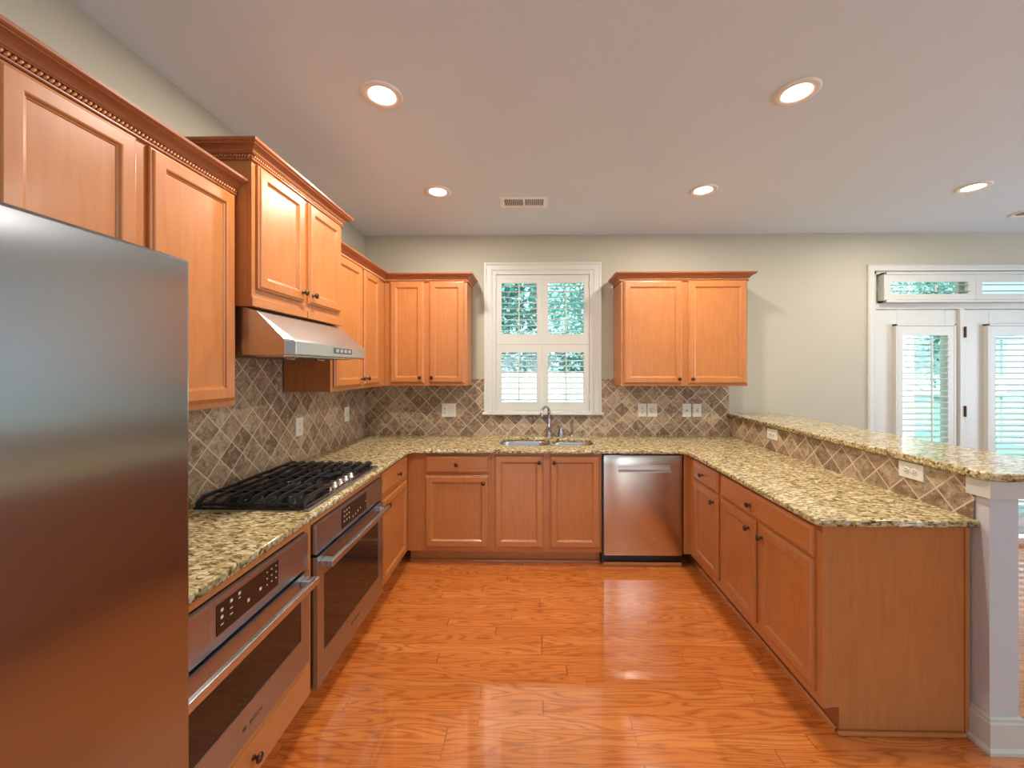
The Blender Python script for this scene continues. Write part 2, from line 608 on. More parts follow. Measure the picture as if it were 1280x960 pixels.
# half wall under the bar
KX0, KX1, KY0 = 1.850, 1.965, 1.598
hw = MB().box(KX0, KY0, 0, KX1, D, 1.092)
struct('wall_bar', hw, M['post'], bev=0.002)


def sweep(mb, path, prof, pre=None, post=None, side=1, mi=0):
    """sweep profile (out, z) along a 2-D path in the xy plane; out is measured to the right (side=1) of travel"""
    n = len(path)
    L = []
    for i, p in enumerate(path):
        p = Vector(p)
        d0 = (p - Vector(path[i - 1])).normalized() if i else (Vector(pre).normalized() if pre else None)
        d1 = (Vector(path[i + 1]) - p).normalized() if i < n - 1 else (Vector(post).normalized() if post else None)
        if d0 is None:
            d0 = d1
        if d1 is None:
            d1 = d0
        n0 = Vector((d0.y, -d0.x)) * side
        n1 = Vector((d1.y, -d1.x)) * side
        m = (n0 + n1)
        m = m / (m.dot(n0))
        L.append([(p.x + m.x * o, p.y + m.y * o, z) for o, z in prof])
    mb.loops(L, True, True, mi)
    return mb


BASEP = [(0, 0), (0.024, 0), (0.024, 0.014), (0.017, 0.022), (0.015, 0.024), (0.015, 0.118), (0.010, 0.124), (0.010, 0.134), (0.004, 0.142), (0, 0.142)]
bb = MB()
sweep(bb, [(KX0, 1.675), (KX0, KY0), (KX1, KY0), (KX1, D)], BASEP, side=-1 if False else 1)
# travel goes toward -Y along the kitchen face: right of travel is -X
struct('baseboard_bar', bb, M['trim'])
bb = MB()
sweep(bb, [(KX1 + 0.03, D), (3.105, D)], BASEP)
struct('baseboard_back', bb, M['trim'])
# cap trim under the bar top
tr = MB()
sweep(tr, [(KX0, 1.672), (KX0, KY0), (KX1, KY0), (KX1, D)], [(0, 1.02), (0.014, 1.02), (0.014, 1.092), (0, 1.092)])
struct('trim_1', tr, M['trim'])


# ------------------------------------------------------------------ shutters, window, patio door
def louver(mb, x0, x1, y, z, chord=0.060, th=0.0115, tilt=0.06, mi=0):
    L = []
    for x in (x0, x1):
        l = []
        for i in range(10):
            a = 2 * PI * i / 10
            c, h = chord / 2 * math.cos(a), th / 2 * math.sin(a)
            l.append((x, y + c * math.cos(tilt) - h * math.sin(tilt), z + c * math.sin(tilt) + h * math.cos(tilt)))
        L.append(l)
    mb.loops(L)


def shutter(parent, px0, px1, pz0, pz1, ox0, ox1, oz0, oz1, nl, y=0.0, th=0.028, tilt=0.10, rod=0.5, name='shutter_panel'):
    m = MB()
    m.box(px0, y - th / 2, pz0, ox0, y + th / 2, pz1).box(ox1, y - th / 2, pz0, px1, y + th / 2, pz1)
    m.box(ox0, y - th / 2, pz0, ox1, y + th / 2, oz0).box(ox0, y - th / 2, oz1, ox1, y + th / 2, pz1)
    step = (oz1 - oz0) / nl
    for i in range(nl):
        louver(m, ox0 - 0.002, ox1 + 0.002, y, oz0 + step * (i + 0.5), tilt=tilt, chord=min(0.062, step * 1.15))
    o = m.build(name, M['trim'], parent)
    r = MB()
    rx = ox0 + (ox1 - ox0) * rod
    r.box(rx - 0.006, y - 0.046, oz0 + 0.012, rx + 0.006, y - 0.034, oz1 - 0.03)
    r.build('tilt_rod', M['trim'], o, bev=0.003)
    return o


win = thing('window_1', None, None, (0, D, 0), kind='structure')
cs = MB()
CW = 0.075
prof = [(0, 0), (0, -0.014), (0.012, -0.018), (0.05, -0.018), (0.062, -0.024), (0.075, -0.024), (0.075, 0)]
# casing: mitred legs and head, built as a swept profile in the xz plane
path = [(WX0, WZ0 - 0.0), (WX0, WZ1), (WX1, WZ1), (WX1, WZ0)]
L = []
for i, (x, z) in enumerate(path):
    sx = -1 if x == WX0 else 1
    sz = 0 if i in (0, 3) else 1
    L.append([(x + sx * o, yy, z + sz * o) for o, yy in prof])
cs.loops(L)
cs.build('casing', M['trim'], win)
MB().box(WX0 - 0.09, -0.055, WZ0 - 0.022, WX1 + 0.095, 0.0, WZ0).build('window_sill', M['trim'], win, bev=0.006)
jm = MB()
jm.box(WX0, -0.012, WZ0, -0.331, 0.12, WZ1).box(0.545, -0.012, WZ0, WX1, 0.12, WZ1).box(-0.331, -0.012, 2.426, 0.545, 0.12, WZ1).box(-0.331, -0.012, WZ0, 0.545, 0.12, 1.152)
jm.build('shutter_frame', M['trim'], win, bev=0.002)
for (a, b, oa, ob) in ((-0.329, 0.1035, -0.280, 0.052), (0.1055, 0.543, 0.160, 0.494)):
    shutter(win, a, b, 1.771, 2.424, oa, ob, 1.870, 2.349, 9, y=0.012)
    shutter(win, a, b, 1.154, 1.769, oa, ob, 1.225, 1.696, 9, y=0.012)
for z in (1.25, 1.60, 1.86, 2.30):
    for x in (-0.333, 0.541):
        MB().box(x, -0.006, z, x + 0.006, -0.015, z + 0.06).build('hinge', M['trim'], win)
sash = MB()
sash.box(WX0, 0.09, WZ0, WX0 + 0.05, 0.13, WZ1).box(WX1 - 0.05, 0.09, WZ0, WX1, 0.13, WZ1).box(WX0, 0.09, WZ0, WX1, 0.13, WZ0 + 0.06).box(WX0, 0.09, WZ1 - 0.05, WX1, 0.13, WZ1).box(WX0, 0.085, 1.76, WX1, 0.135, 1.80)
sash.build('sash', M['trim'], win)
MB().box(WX0 + 0.04, 0.108, WZ0 + 0.04, WX1 - 0.04, 0.112, WZ1 - 0.04).build('glass_pane', M['glass'], win)

# patio door with sidelight, transom and shutters
dr = thing('door_1', None, None, (0, D, 0), kind='structure')
cs = MB()
path = [(DX0, 0), (DX0, DZ1), (DX1, DZ1), (DX1, 0)]
prof = [(0, 0.02), (0, -0.016), (0.010, -0.020), (0.046, -0.020), (0.058, -0.012), (0.058, 0)]
L = []
for i, (x, z) in enumerate(path):
    sx = -1 if x == DX0 else 1
    sz = 0 if i in (0, 3) else 1
    L.append([(x + sx * o, yy, z + sz * o) for o, yy in prof])
cs.loops(L)
cs.build('casing', M['trim'], dr)
fm = MB()
fm.box(DX0, 0.0, 0, DX0 + 0.03, 0.12, DZ1).box(DX1 - 0.03, 0.0, 0, DX1, 0.12, DZ1).box(DX0, 0, DZ1 - 0.03, DX1, 0.12, DZ1).box(DX0 + 0.03, 0.01, 2.095, DX1 - 0.03, 0.12, 2.15).box(3.955, -0.004, 0, 3.992, 0.12, 2.095)
fm.build('door_frame', M['trim'], dr, bev=0.003)
MB().box(DX0 + 0.03, 0.01, 0.0, DX1 - 0.03, 0.14, 0.02).build('threshold', M['steel'], dr)
# transom
tf = MB()
TX0, TX1, TZ0, TZ1 = 3.225, 4.90, 2.150, 2.425
TY = -0.048
tf.box(TX0, TY, TZ0, TX0 + 0.022, 0.02, TZ1).box(TX1 - 0.022, TY, TZ0, TX1, 0.02, TZ1).box(TX0, TY, TZ0, TX1, 0.02, TZ0 + 0.022).box(TX0, TY, TZ1 - 0.022, TX1, 0.02, TZ1)
tf.build('transom_frame', M['trim'], dr, bev=0.003)
shutter(dr, TX0 + 0.024, 4.052, TZ0 + 0.024, TZ1 - 0.024, 3.290, 3.985, 2.226, 2.338, 2, y=-0.028, rod=0.54)
shutter(dr, 4.055, TX1 - 0.024, TZ0 + 0.024, TZ1 - 0.024, 4.110, 4.835, 2.226, 2.338, 2, y=-0.028, rod=0.54)
ts = MB()
ts.box(DX0 + 0.03, 0.05, 2.15, 3.28, 0.09, DZ1 - 0.03).box(4.84, 0.05, 2.15, DX1 - 0.03, 0.09, DZ1 - 0.03).box(3.28, 0.05, 2.15, 4.84, 0.09, 2.20).box(3.28, 0.05, 2.37, 4.84, 0.09, DZ1 - 0.03).box(4.0, 0.05, 2.2, 4.09, 0.09, 2.37)
ts.build('transom_sash', M['trim'], dr)
MB().box(3.27, 0.068, 2.19, 4.85, 0.072, 2.38).build('glass_pane', M['glass'], dr)


def lite(name, x0, x1, gx0, gx1, sx0, sx1, ox0, ox1, rod):
    s = MB()
    y0, y1 = 0.02, 0.065
    s.box(x0, y0, 0.022, gx0, y1, 2.09).box(gx1, y0, 0.022, x1, y1, 2.09).box(gx0, y0, 0.022, gx1, y1, 0.17).box(gx0, y0, 1.93, gx1, y1, 2.09)
    leaf = s.build(name, M['trim'], dr, bev=0.003)
    MB().box(gx0 - 0.01, 0.042, 0.16, gx1 + 0.01, 0.046, 1.94).build('glass_pane', M['glass'], leaf)
    f = MB()
    yy = -0.022
    f.box(sx0, yy, 0.10, sx0 + 0.02, y0, 1.955).box(sx1 - 0.02, yy, 0.10, sx1, y0, 1.955).box(sx0, yy, 0.10, sx1, y0, 0.12).box(sx0, yy, 1.935, sx1, y0, 1.955)
    f.build('shutter_frame', M['trim'], leaf, bev=0.003)
    shutter(leaf, sx0 + 0.022, sx1 - 0.022, 0.122, 1.933, ox0, ox1, 0.19, 1.85, 31, y=-0.006, rod=rod)
    return leaf


lite('fixed_leaf', DX0 + 0.032, 3.953, 3.40, 3.84, 3.355, 3.900, 3.418, 3.826, 0.58)
leaf = lite('door_leaf', 3.998, DX1 - 0.035, 4.24, 4.72, 4.185, 4.780, 4.258, 4.700, 0.52)
for z in (0.25, 1.10, 1.83):
    hb = MB().lathe([(0.0085, 0), (0.0085, 0.10)], (3.995, -0.010, z), n=10)
    hb.box(3.986, -0.009, z, 4.006, 0.019, z + 0.10)
    hb.build('hinge', M['bronze'], leaf)
kb = MB()
kb.lathe([(0.028, 0), (0.028, 0.006), (0.010, 0.008), (0.010, 0.035), (0.026, 0.042), (0.028, 0.055), (0.018, 0.064), (0, 0.065)], (4.86, 0.02, 0.95), '-y', 18)
kb.build('door_knob', M['bronze'], leaf)

# ------------------------------------------------------------------ tiled backsplashes
TT = 0.009
bs = MB()
bs.box(XL + TT, D - TT, 0.915, -0.553, D - 0.0012, 1.393).box(-0.553, D - TT, 0.915, WX0 - CW - 0.001, D - 0.0012, 1.445)
bs.box(WX0 - CW - 0.001, D - TT, 0.915, WX1 + CW + 0.001, D - 0.0012, WZ0 - 0.0225).box(WX1 + CW + 0.001, D - TT, 0.915, 0.768, D - 0.0012, 1.445).box(0.768, D - TT, 0.915, KX0 - 0.001 - TT, D - 0.0012, 1.393)
tag(bs.build('backsplash', M['tile_b']), 'brown travertine diamond tile backsplash along the window wall behind the sink', 'backsplash')
bs = MB()
bs.box(XL + 0.0012, 0.84, 0.915, XL + TT, D - TT, 1.383).box(XL + 0.0012, 1.652, 1.383, XL + TT, 2.424, 1.598)
tag(bs.build('backsplash', M['tile_l']), 'brown travertine diamond tile backsplash behind the black gas cooktop', 'backsplash')
bs = MB()
bs.box(KX0 - TT, 1.648, 0.915, KX0 - 0.0012, D - TT - 0.0005, 1.092)
tag(bs.build('backsplash', M['tile_r']), 'low strip of diamond tile under the raised granite bar', 'backsplash')

# ------------------------------------------------------------------ cabinets
KNOB = [(0.009, 0), (0.009, 0.002), (0.0055, 0.004), (0.0050, 0.012), (0.010, 0.016), (0.0155, 0.020), (0.0160, 0.024), (0.013, 0.028), (0.006, 0.030), (0.0, 0.0302)]


def rect_loop(x0, x1, z0, z1, ins, y):
    return [(x0 + ins, y, z0 + ins), (x1 - ins, y, z0 + ins), (x1 - ins, y, z1 - ins), (x0 + ins, y, z1 - ins)]


def door_front(parent, x0, x1, z0, z1, yf, knob=None, t=0.020, fw=0.056, label=None):
    prof = [(0, 0), (0, t - 0.010), (0.003, t - 0.0075), (0.0075, t - 0.0065), (0.0095, t - 0.002), (0.013, t), (fw - 0.008, t), (fw - 0.004, t - 0.0015), (fw, t - 0.007), (fw + 0.004, t - 0.0085), (fw + 0.006, t - 0.011)]
    m = MB()
    m.loops([rect_loop(x0, x1, z0, z1, i, yf - d) for i, d in prof])
    o = m.build('door', M['wood'], parent)
    if knob:
        MB().lathe(KNOB, (knob[0], yf - t, knob[1]), '-y', 16).build('knob', M['bronze'], o)
    return o


def drawer_front(parent, x0, x1, z0, z1, yf, knob=None, t=0.020):
    prof = [(0, 0), (0, t - 0.010), (0.003, t - 0.0075), (0.0085, t - 0.0065), (0.0105, t - 0.002), (0.014, t)]
    m = MB()
    m.loops([rect_loop(x0, x1, z0, z1, i, yf - d) for i, d in prof])
    o = m.build('drawer', M['woodh'], parent)
    if knob:
        MB().lathe(KNOB, (knob[0], yf - t, knob[1]), '-y', 16).build('knob', M['bronze'], o)
    return o


CROWN = [(0, 0), (0.009, 0), (0.011, 0.003), (0.011, 0.007), (0.004, 0.009), (0.004, 0.0245), (0.012, 0.0255), (0.014, 0.029), (0.017, 0.030), (0.0185, 0.034), (0.022, 0.040), (0.029, 0.046), (0.039, 0.051), (0.044, 0.052), (0.046, 0.056), (0.051, 0.058), (0.055, 0.062), (0.056, 0.071), (0, 0.071)]


def crown(parent, path, z, pre=None, post=None):
    m = MB()
    sweep(m, path, [(o, z + h) for o, h in CROWN], pre, post)
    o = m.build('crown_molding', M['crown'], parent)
    # rope bead: little slanted beads along each leg
    r = MB()
    for a, b in zip(path[:-1], path[1:]):
        a, b = Vector(a), Vector(b)
        d = (b - a).normalized()
        nn = Vector((d.y, -d.x))
        ln = (b - a).length
        cnt = max(1, int(ln / 0.0125))
        for k in range(cnt):
            c = a + d * ((k + 0.5) * ln / cnt) + nn * 0.0085
            L = []
            for s_, rr in ((-1, 0.0012), (-0.75, 0.0038), (0, 0.0050), (0.75, 0.0038), (1, 0.0012)):
                # axis of each bead slants along the run
                cx = c + d * (0.0055 * s_)
                cz = z + 0.0168 + 0.0068 * s_
                l = []
                for i in range(6):
                    q = 2 * PI * i / 6
                    off_n = rr * math.cos(q)
                    off_t = rr * math.sin(q)
                    l.append((cx.x + nn.x * off_n + d.x * off_t * 0.72, cx.y + nn.y * off_n + d.y * off_t * 0.72, cz - off_t * 0.69))
                L.append(l)
            r.loops(L, True, True, 0, True)
    r.build('rope_trim', M['wood'], o)
    return o


def carcass(parent, W, Dp, z0, z1, rects=None, toe=True, hollow=False, x0=0.0, shoe=True):
    """box behind the face frame; local frame: x to the right, -y to the front, back at y=0"""
    zb = z0
    m = MB()
    if hollow:
        m.box(x0, -Dp + 0.019, zb, x0 + 0.011, -0.012, z1).box(W - 0.011, -Dp + 0.019, zb, W, -0.012, z1).box(x0 + 0.011, -Dp + 0.019, zb, W - 0.011, -0.012, zb + 0.018).box(x0 + 0.011, -0.018, zb + 0.018, W - 0.011, -0.012, z1)
    else:
        m.box(x0, -Dp + 0.019, zb, W, -0.0105, z1)
    m.build('cabinet_box', M['wood'], parent)
    f = MB()
    for (a, b, c, d) in (rects or [(x0, W, zb, z1)]):
        f.box(a, -Dp, c, b, -Dp + 0.019, d)
    f.build('face_frame', M['wood'], parent, bev=0.001)
    if toe:
        t = MB().box(x0, -Dp + 0.075, 0, W, -Dp + 0.090, zb)
        t.build('toe_kick', M['woodh'], parent)
        if shoe:
            q = MB()
            q.prism([(-Dp + 0.075, 0), (-Dp + 0.058, 0), (-Dp + 0.060, 0.012), (-Dp + 0.068, 0.018), (-Dp + 0.075, 0.019)], x0, W, 'yz')
            q.build('shoe_molding', M['woodh'], parent)


RL, RR = PI / 2, -PI / 2     # facing +X (left wall run) / facing -X (peninsula)
ZB, ZT = 1.395, 2.300        # wall cabinets
GU = 'maple wall cabinets with crown molding'
GB = 'maple base cabinets'

# -- left wall, nearest wall cabinet
Y0 = 0.855
c = thing('wall_cabinet', 'maple wall cabinet with two tall doors partly hidden behind the steel refrigerator', 'cabinet', (XL, Y0, 0), RL, GU)
W = 1.643 - Y0
carcass(c, W, 0.310, 1.385, ZT, toe=False)
door_front(c, 0.885 - Y0, 1.216 - Y0, 1.410, 2.278, -0.310, (1.19 - Y0, 1.46))
door_front(c, 1.258 - Y0, 1.626 - Y0, 1.410, 2.278, -0.310, (1.284 - Y0, 1.46))
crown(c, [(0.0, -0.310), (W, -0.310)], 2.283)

# -- hood cabinet
Y0, Y1 = 1.645, 2.430
c = thing('hood_cabinet', 'raised maple cabinet with two doors and crown directly above the range hood', 'cabinet', (XL, Y0, 0), RL, GU)
W = Y1 - Y0
carcass(c, W, 0.380, 1.852, 2.452, toe=False)
door_front(c, 1.668 - Y0, 2.010 - Y0, 1.889, 2.430, -0.380, (1.985 - Y0, 1.935))
door_front(c, 2.052 - Y0, 2.395 - Y0, 1.889, 2.430, -0.380, (2.077 - Y0, 1.935))
for b_ in ((-0.002, -0.386, 0.405, -0.3), (0.412, -0.386, W + 0.002, -0.3), (-0.002, -0.3, 0.016, -0.011)):
    MB().box(b_[0], b_[1], 1.812, b_[2], b_[3], 1.852).build('bottom_valance', M['woodh'], c, bev=0.002)
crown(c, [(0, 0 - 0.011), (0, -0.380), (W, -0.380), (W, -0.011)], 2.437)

# -- far left wall cabinet, runs into the corner
Y0, Y1 = 2.432, D
FZ = D - 0.310
c = thing('wall_cabinet', 'maple wall cabinet in the corner beyond the range hood, facing the room', 'cabinet', (XL, Y0, 0), RL, GU)
carcass(c, D - 0.002 - Y0, 0.310, ZB, ZT + 0.005, toe=False)
door_front(c, 2.462 - Y0, 2.862 - Y0, 1.420, 2.290, -0.310, (2.838 - Y0, 1.468))
door_front(c, 2.905 - Y0, 3.190 - Y0, 1.420, 2.290, -0.310, (2.930 - Y0, 1.468))
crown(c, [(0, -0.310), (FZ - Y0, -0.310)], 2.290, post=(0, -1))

# -- back wall, left of the window
X0, X1 = XL + 0.312, -0.553
c = thing('wall_cabinet', 'maple wall cabinet with two doors left of the shuttered window', 'cabinet', (X0, D, 0), 0, GU)
W = X1 - X0
carcass(c, W, 0.310, ZB, ZT + 0.005, toe=False)
door_front(c, -1.219 - X0, -0.926 - X0, 1.420, 2.293, -0.310, (-0.955 - X0, 1.466))
door_front(c, -0.880 - X0, -0.577 - X0, 1.420, 2.293, -0.310, (-0.852 - X0, 1.466))
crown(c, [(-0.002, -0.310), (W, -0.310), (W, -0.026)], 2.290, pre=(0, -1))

# -- back wall, right of the window
X0, X1 = 0.770, 1.843
c = thing('wall_cabinet', 'maple wall cabinet with two doors right of the shuttered window', 'cabinet', (X0, D, 0), 0, GU)
W = X1 - X0
carcass(c, W, 0.310, ZB, ZT + 0.005, toe=False)
door_front(c, 0.790 - X0, 1.285 - X0, 1.415, 2.293, -0.310, (1.256 - X0, 1.456), fw=0.058)
door_front(c, 1.339 - X0, 1.832 - X0, 1.415, 2.293, -0.310, (1.368 - X0, 1.456), fw=0.058)
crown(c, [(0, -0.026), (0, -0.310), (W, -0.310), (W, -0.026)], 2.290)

# -- base cabinets, left run
ZK, ZCAB = 0.110, 0.884
Y0, Y1 = 0.850, 1.698
c = thing('oven_cabinet', 'maple base cabinet holding the compact oven above a wide knobbed drawer', 'cabinet', (XL, Y0, 0), RL, GB)
W = Y1 - Y0
# carcass as panels so the oven sits inside
m = MB()
m.box(0, -0.586, ZK, 0.018, -0.011, ZCAB).box(W - 0.018, -0.586, ZK, W, -0.011, ZCAB).box(0.018, -0.586, ZK, W - 0.018, -0.011, ZK + 0.018).box(0.018, -0.586, 0.262, W - 0.018, -0.011, 0.280)
m.build('cabinet_box', M['wood'], c)
f = MB()
f.box(0, -0.605, ZK, 0.036, -0.586, ZCAB).box(W - 0.050, -0.605, ZK, W, -0.586, ZCAB).box(0.036, -0.605, 0.846, W - 0.050, -0.586, ZCAB).box(0.036, -0.605, ZK, W - 0.050, -0.586, 0.286)
f.build('face_frame', M['wood'], c, bev=0.001)
MB().box(0, -0.530, 0, W, -0.515, ZK).build('toe_kick', M['woodh'], c)
drawer_front(c, 0.030, W - 0.030, 0.138, 0.276, -0.605, (1.318 - Y0, 0.205))

Y0b, Y1b = 1.700, 2.476
c2 = thing('oven_cabinet', 'maple base cabinet framing the full-size oven under the cooktop', 'cabinet', (XL, Y0b, 0), RL, GB)
W = Y1b - Y0b
m = MB()
m.box(0, -0.586, ZK, 0.008, -0.011, ZCAB).box(W - 0.008, -0.586, ZK, W, -0.011, ZCAB).box(0.008, -0.586, ZK - 0.008, W - 0.008, -0.011, ZK)
m.build('cabinet_box', M['wood'], c2)
MB().box(0, -0.605, 0.850, W, -0.586, ZCAB).build('face_frame', M['wood'], c2)
MB().box(0, -0.530, 0, W, -0.515, 0.10).build('toe_kick', M['woodh'], c2)

Y0 = 2.478
c3 = thing('base_cabinet', 'maple base cabinet with drawer and door beyond the full-size oven', 'cabinet', (XL, Y0, 0), RL, GB)
carcass(c3, D - 0.002 - Y0, 0.605, ZK, ZCAB, shoe=False)
drawer_front(c3, 2.492 - Y0, 2.985 - Y0, 0.722, 0.862, -0.605, (2.765 - Y0, 0.790))
door_front(c3, 2.492 - Y0, 2.985 - Y0, 0.135, 0.690, -0.605, (2.552 - Y0, 0.640))

# -- base cabinets, back run
X0, X1 = -0.973, -0.312
c = thing('base_cabinet', 'maple base cabinet with drawer over door left of the sink cabinet', 'cabinet', (X0, D, 0), 0, GB)
carcass(c, X1 - X0, 0.610, ZK, ZCAB)
drawer_front(c, -0.832 - X0, -0.334 - X0, 0.727, 0.862, -0.610, (-0.583 - X0, 0.795))
door_front(c, -0.832 - X0, -0.334 - X0, 0.145, 0.706, -0.610, (-0.372 - X0, 0.652))
X0, X1 = -0.311, 0.549
c = thing('sink_cabinet', 'maple sink base cabinet with two tall doors under the steel sink', 'cabinet', (X0, D, 0), 0, GB)
carcass(c, X1 - X0, 0.610, ZK, ZCAB, hollow=True)
door_front(c, -0.286 - X0, 0.096 - X0, 0.145, 0.864, -0.610, (0.062 - X0, 0.815))
door_front(c, 0.146 - X0, 0.534 - X0, 0.145, 0.864, -0.610, (0.178 - X0, 0.815))

# -- peninsula (local x runs toward the camera)
XB = 1.838
Y1 = D - 0.002
c = thing('base_cabinet', 'maple peninsula cabinet with narrow drawer and door beside the dishwasher', 'cabinet', (XB, Y1, 0), RR, GB)
Wp = Y1 - 2.526
PD = XB - 1.230
carcass(c, Wp, PD, ZK, ZCAB)
drawer_front(c, Y1 - 2.925, Y1 - 2.548, 0.727, 0.864, -PD, (Y1 - 2.765, 0.790))
door_front(c, Y1 - 2.925, Y1 - 2.548, 0.160, 0.712, -PD, (Y1 - 2.600, 0.655))
MB().box(Y1 - 3.038, -PD - 0.050, ZK, Y1 - 3.020, -PD, ZCAB).build('filler_strip', M['wood'], c)
Y1 = 2.524
c = thing('base_cabinet', 'maple peninsula cabinet with wide drawer over two doors and end panel', 'cabinet', (XB, Y1, 0), RR, GB)
Wp = Y1 - 1.672
carcass(c, Wp, PD, ZK, ZCAB)
drawer_front(c, Y1 - 2.505, Y1 - 1.698, 0.727, 0.864, -PD, (Y1 - 2.165, 0.790))
door_front(c, Y1 - 2.505, Y1 - 2.128, 0.160, 0.712, -PD, (Y1 - 2.180, 0.655))
door_front(c, Y1 - 2.082, Y1 - 1.698, 0.160, 0.712, -PD, (Y1 - 2.056, 0.655))
e = MB().prism([(-PD, 0.11), (-PD + 0.072, 0.11), (-PD + 0.072, 0.0), (0, 0), (0, ZCAB), (-PD, ZCAB)], Wp, Wp + 0.008, 'yz')
e.build('end_panel', M['wood'], c)
MB().box(Wp + 0.008, -PD, 0.11, Wp + 0.012, -PD + 0.030, ZCAB).build('corner_stile', M['wood'], c)
MB().box(Wp + 0.008, -0.018, 0.0, Wp + 0.014, 0.0, ZCAB).build('corner_stile', M['wood'], c)
q = MB().box(Wp + 0.008, -PD + 0.060, 0, Wp + 0.024, -0.02, 0.018)
q.build('shoe_molding', M['woodh'], c, bev=0.006)

# ------------------------------------------------------------------ worktop and bar
CE = 0.018
xl, xr, yb = -0.945, 1.190, 3.000
outer = [(XL + 0.001, 0.845), (xl, 0.845), (xl, yb - 0.03), (xl + 0.03, yb), (xr - 0.03, yb), (xr, yb - 0.03), (xr, 1.650), (xr + 0.02, 1.630), (1.8495, 1.630), (1.8495, D - 0.001), (XL + 0.001, D - 0.001)]
hole1 = rrect(-0.262, 3.165, 0.160, 3.545, 0.10, 6, True)
hole2 = rrect(0.182, 3.180, 0.528, 3.500, 0.10, 6, True)
tag(plate('worktop', outer, [hole1, hole2], 0.885, 0.915, 0.007, M['granite']), 'continuous speckled beige granite worktop running round three sides of the kitchen', 'worktop')
bar = [(1.820, D - 0.001), (1.820, 1.620), (1.826, 1.592), (1.840, 1.572), (1.868, 1.560), (2.25, 1.560), (2.31, 1.62), (2.31, D - 0.001)]
tag(plate('breakfast_bar', bar, [], 1.093, 1.127, 0.008, M['granite']), 'raised granite breakfast bar top on the white half wall', 'bar')

# ------------------------------------------------------------------ sink and taps
sk = thing('sink', 'undermount double-bowl stainless steel sink set in the granite under the window', 'sink', (0.13, 3.36, 0.885))
for (x0, y0, x1, y1, dp) in ((-0.262, 3.165, 0.160, 3.545, 0.19), (0.182, 3.180, 0.528, 3.500, 0.16)):
    m = MB()
    L = []
    for ins, z in ((-0.008, -0.001), (-0.004, -0.001), (0.002, -0.012), (0.010, -dp + 0.03), (0.035, -dp), ):
        L.append([(px - 0.13, py - 3.36, z) for px, py in rrect(x0 + ins, y0 + ins, x1 - ins, y1 - ins, max(0.03, 0.10 - ins), 6)])
    m.loops(L, False, True, 0, True)
    bo = m.build('bowl', M['sinks'], sk)
    MB().lathe([(0.045, 0), (0.045, 0.003), (0.03, 0.004), (0.028, 0.001), (0.0, 0.001)], ((x0 + x1) / 2 - 0.13, (y0 + y1) / 2 - 3.36, -dp), n=20).build('drain', M['chrome'], bo)

ZW = 0.9152
fa = thing('faucet', 'tall gooseneck satin nickel faucet curving over the sink below the window', 'faucet', (0.163, 3.585, ZW))
MB().lathe([(0.030, 0), (0.030, 0.006), (0.026, 0.010), (0.024, 0.04), (0.020, 0.085), (0.023, 0.090), (0.023, 0.096), (0.016, 0.102), (0.014, 0.17), (0.013, 0.215), (0.018, 0.222), (0.018, 0.234), (0.012, 0.240), (0.0, 0.242)], n=20).build('body', M['chrome'], fa)
pts = []
for i in range(15):
    a = i / 14
    ang = PI * 0.98 * a
    pts.append((-0.036 * (1 - math.cos(ang)), -0.075 * (1 - math.cos(ang)), 0.236 + 0.052 * math.sin(ang) - 0.012 * a))
pts = [(0, 0, 0.20)] + pts + [(pts[-1][0], pts[-1][1], pts[-1][2] - 0.02)]
MB().tube(pts, [0.012] * 3 + [0.0105] * (len(pts) - 5) + [0.0115, 0.0135], 12).build('spout', M['chrome'], fa)
lv = thing('mixer_valve', 'short satin nickel lever handle beside the gooseneck faucet', 'faucet handle', (0.272, 3.585, ZW))
MB().lathe([(0.028, 0), (0.028, 0.005), (0.024, 0.010), (0.022, 0.05), (0.019, 0.075), (0.017, 0.090), (0.008, 0.098), (0, 0.099)], n=18).build('body', M['chrome'], lv)
MB().tube([(0, 0, 0.088), (-0.012, -0.02, 0.100), (-0.026, -0.05, 0.104), (-0.034, -0.07, 0.098)], [0.011, 0.009, 0.008, 0.006], 10).build('lever', M['chrome'], lv)
sp = thing('side_spray', 'slender upright nickel side spray with angled head, on the worktop behind the right-hand sink bowl', 'side spray', (0.378, 3.585, ZW))
MB().lathe([(0.024, 0), (0.024, 0.005), (0.016, 0.010), (0.012, 0.03), (0.014, 0.034), (0.014, 0.042)], n=16).build('base', M['chrome'], sp)
MB().tube([(0, 0, 0.04), (0, 0, 0.10), (0.001, -0.002, 0.13), (0.006, -0.012, 0.158)], [0.010, 0.0125, 0.012, 0.010], 12).build('spray_head', M['chrome'], sp)
sd = thing('soap_dispenser', 'small nickel soap dispenser, shortest of the sink fittings, near the right sink bowl corner', 'soap dispenser', (0.478, 3.575, ZW))
MB().lathe([(0.020, 0), (0.020, 0.005), (0.012, 0.012), (0.010, 0.028), (0.016, 0.038), (0.018, 0.048), (0.012, 0.058), (0, 0.061)], n=16).build('body', M['chrome'], sd)
MB().tube([(0, 0, 0.048), (-0.012, -0.02, 0.05), (-0.022, -0.04, 0.046)], [0.006, 0.005, 0.004], 8).build('nozzle', M['chrome'], sd)

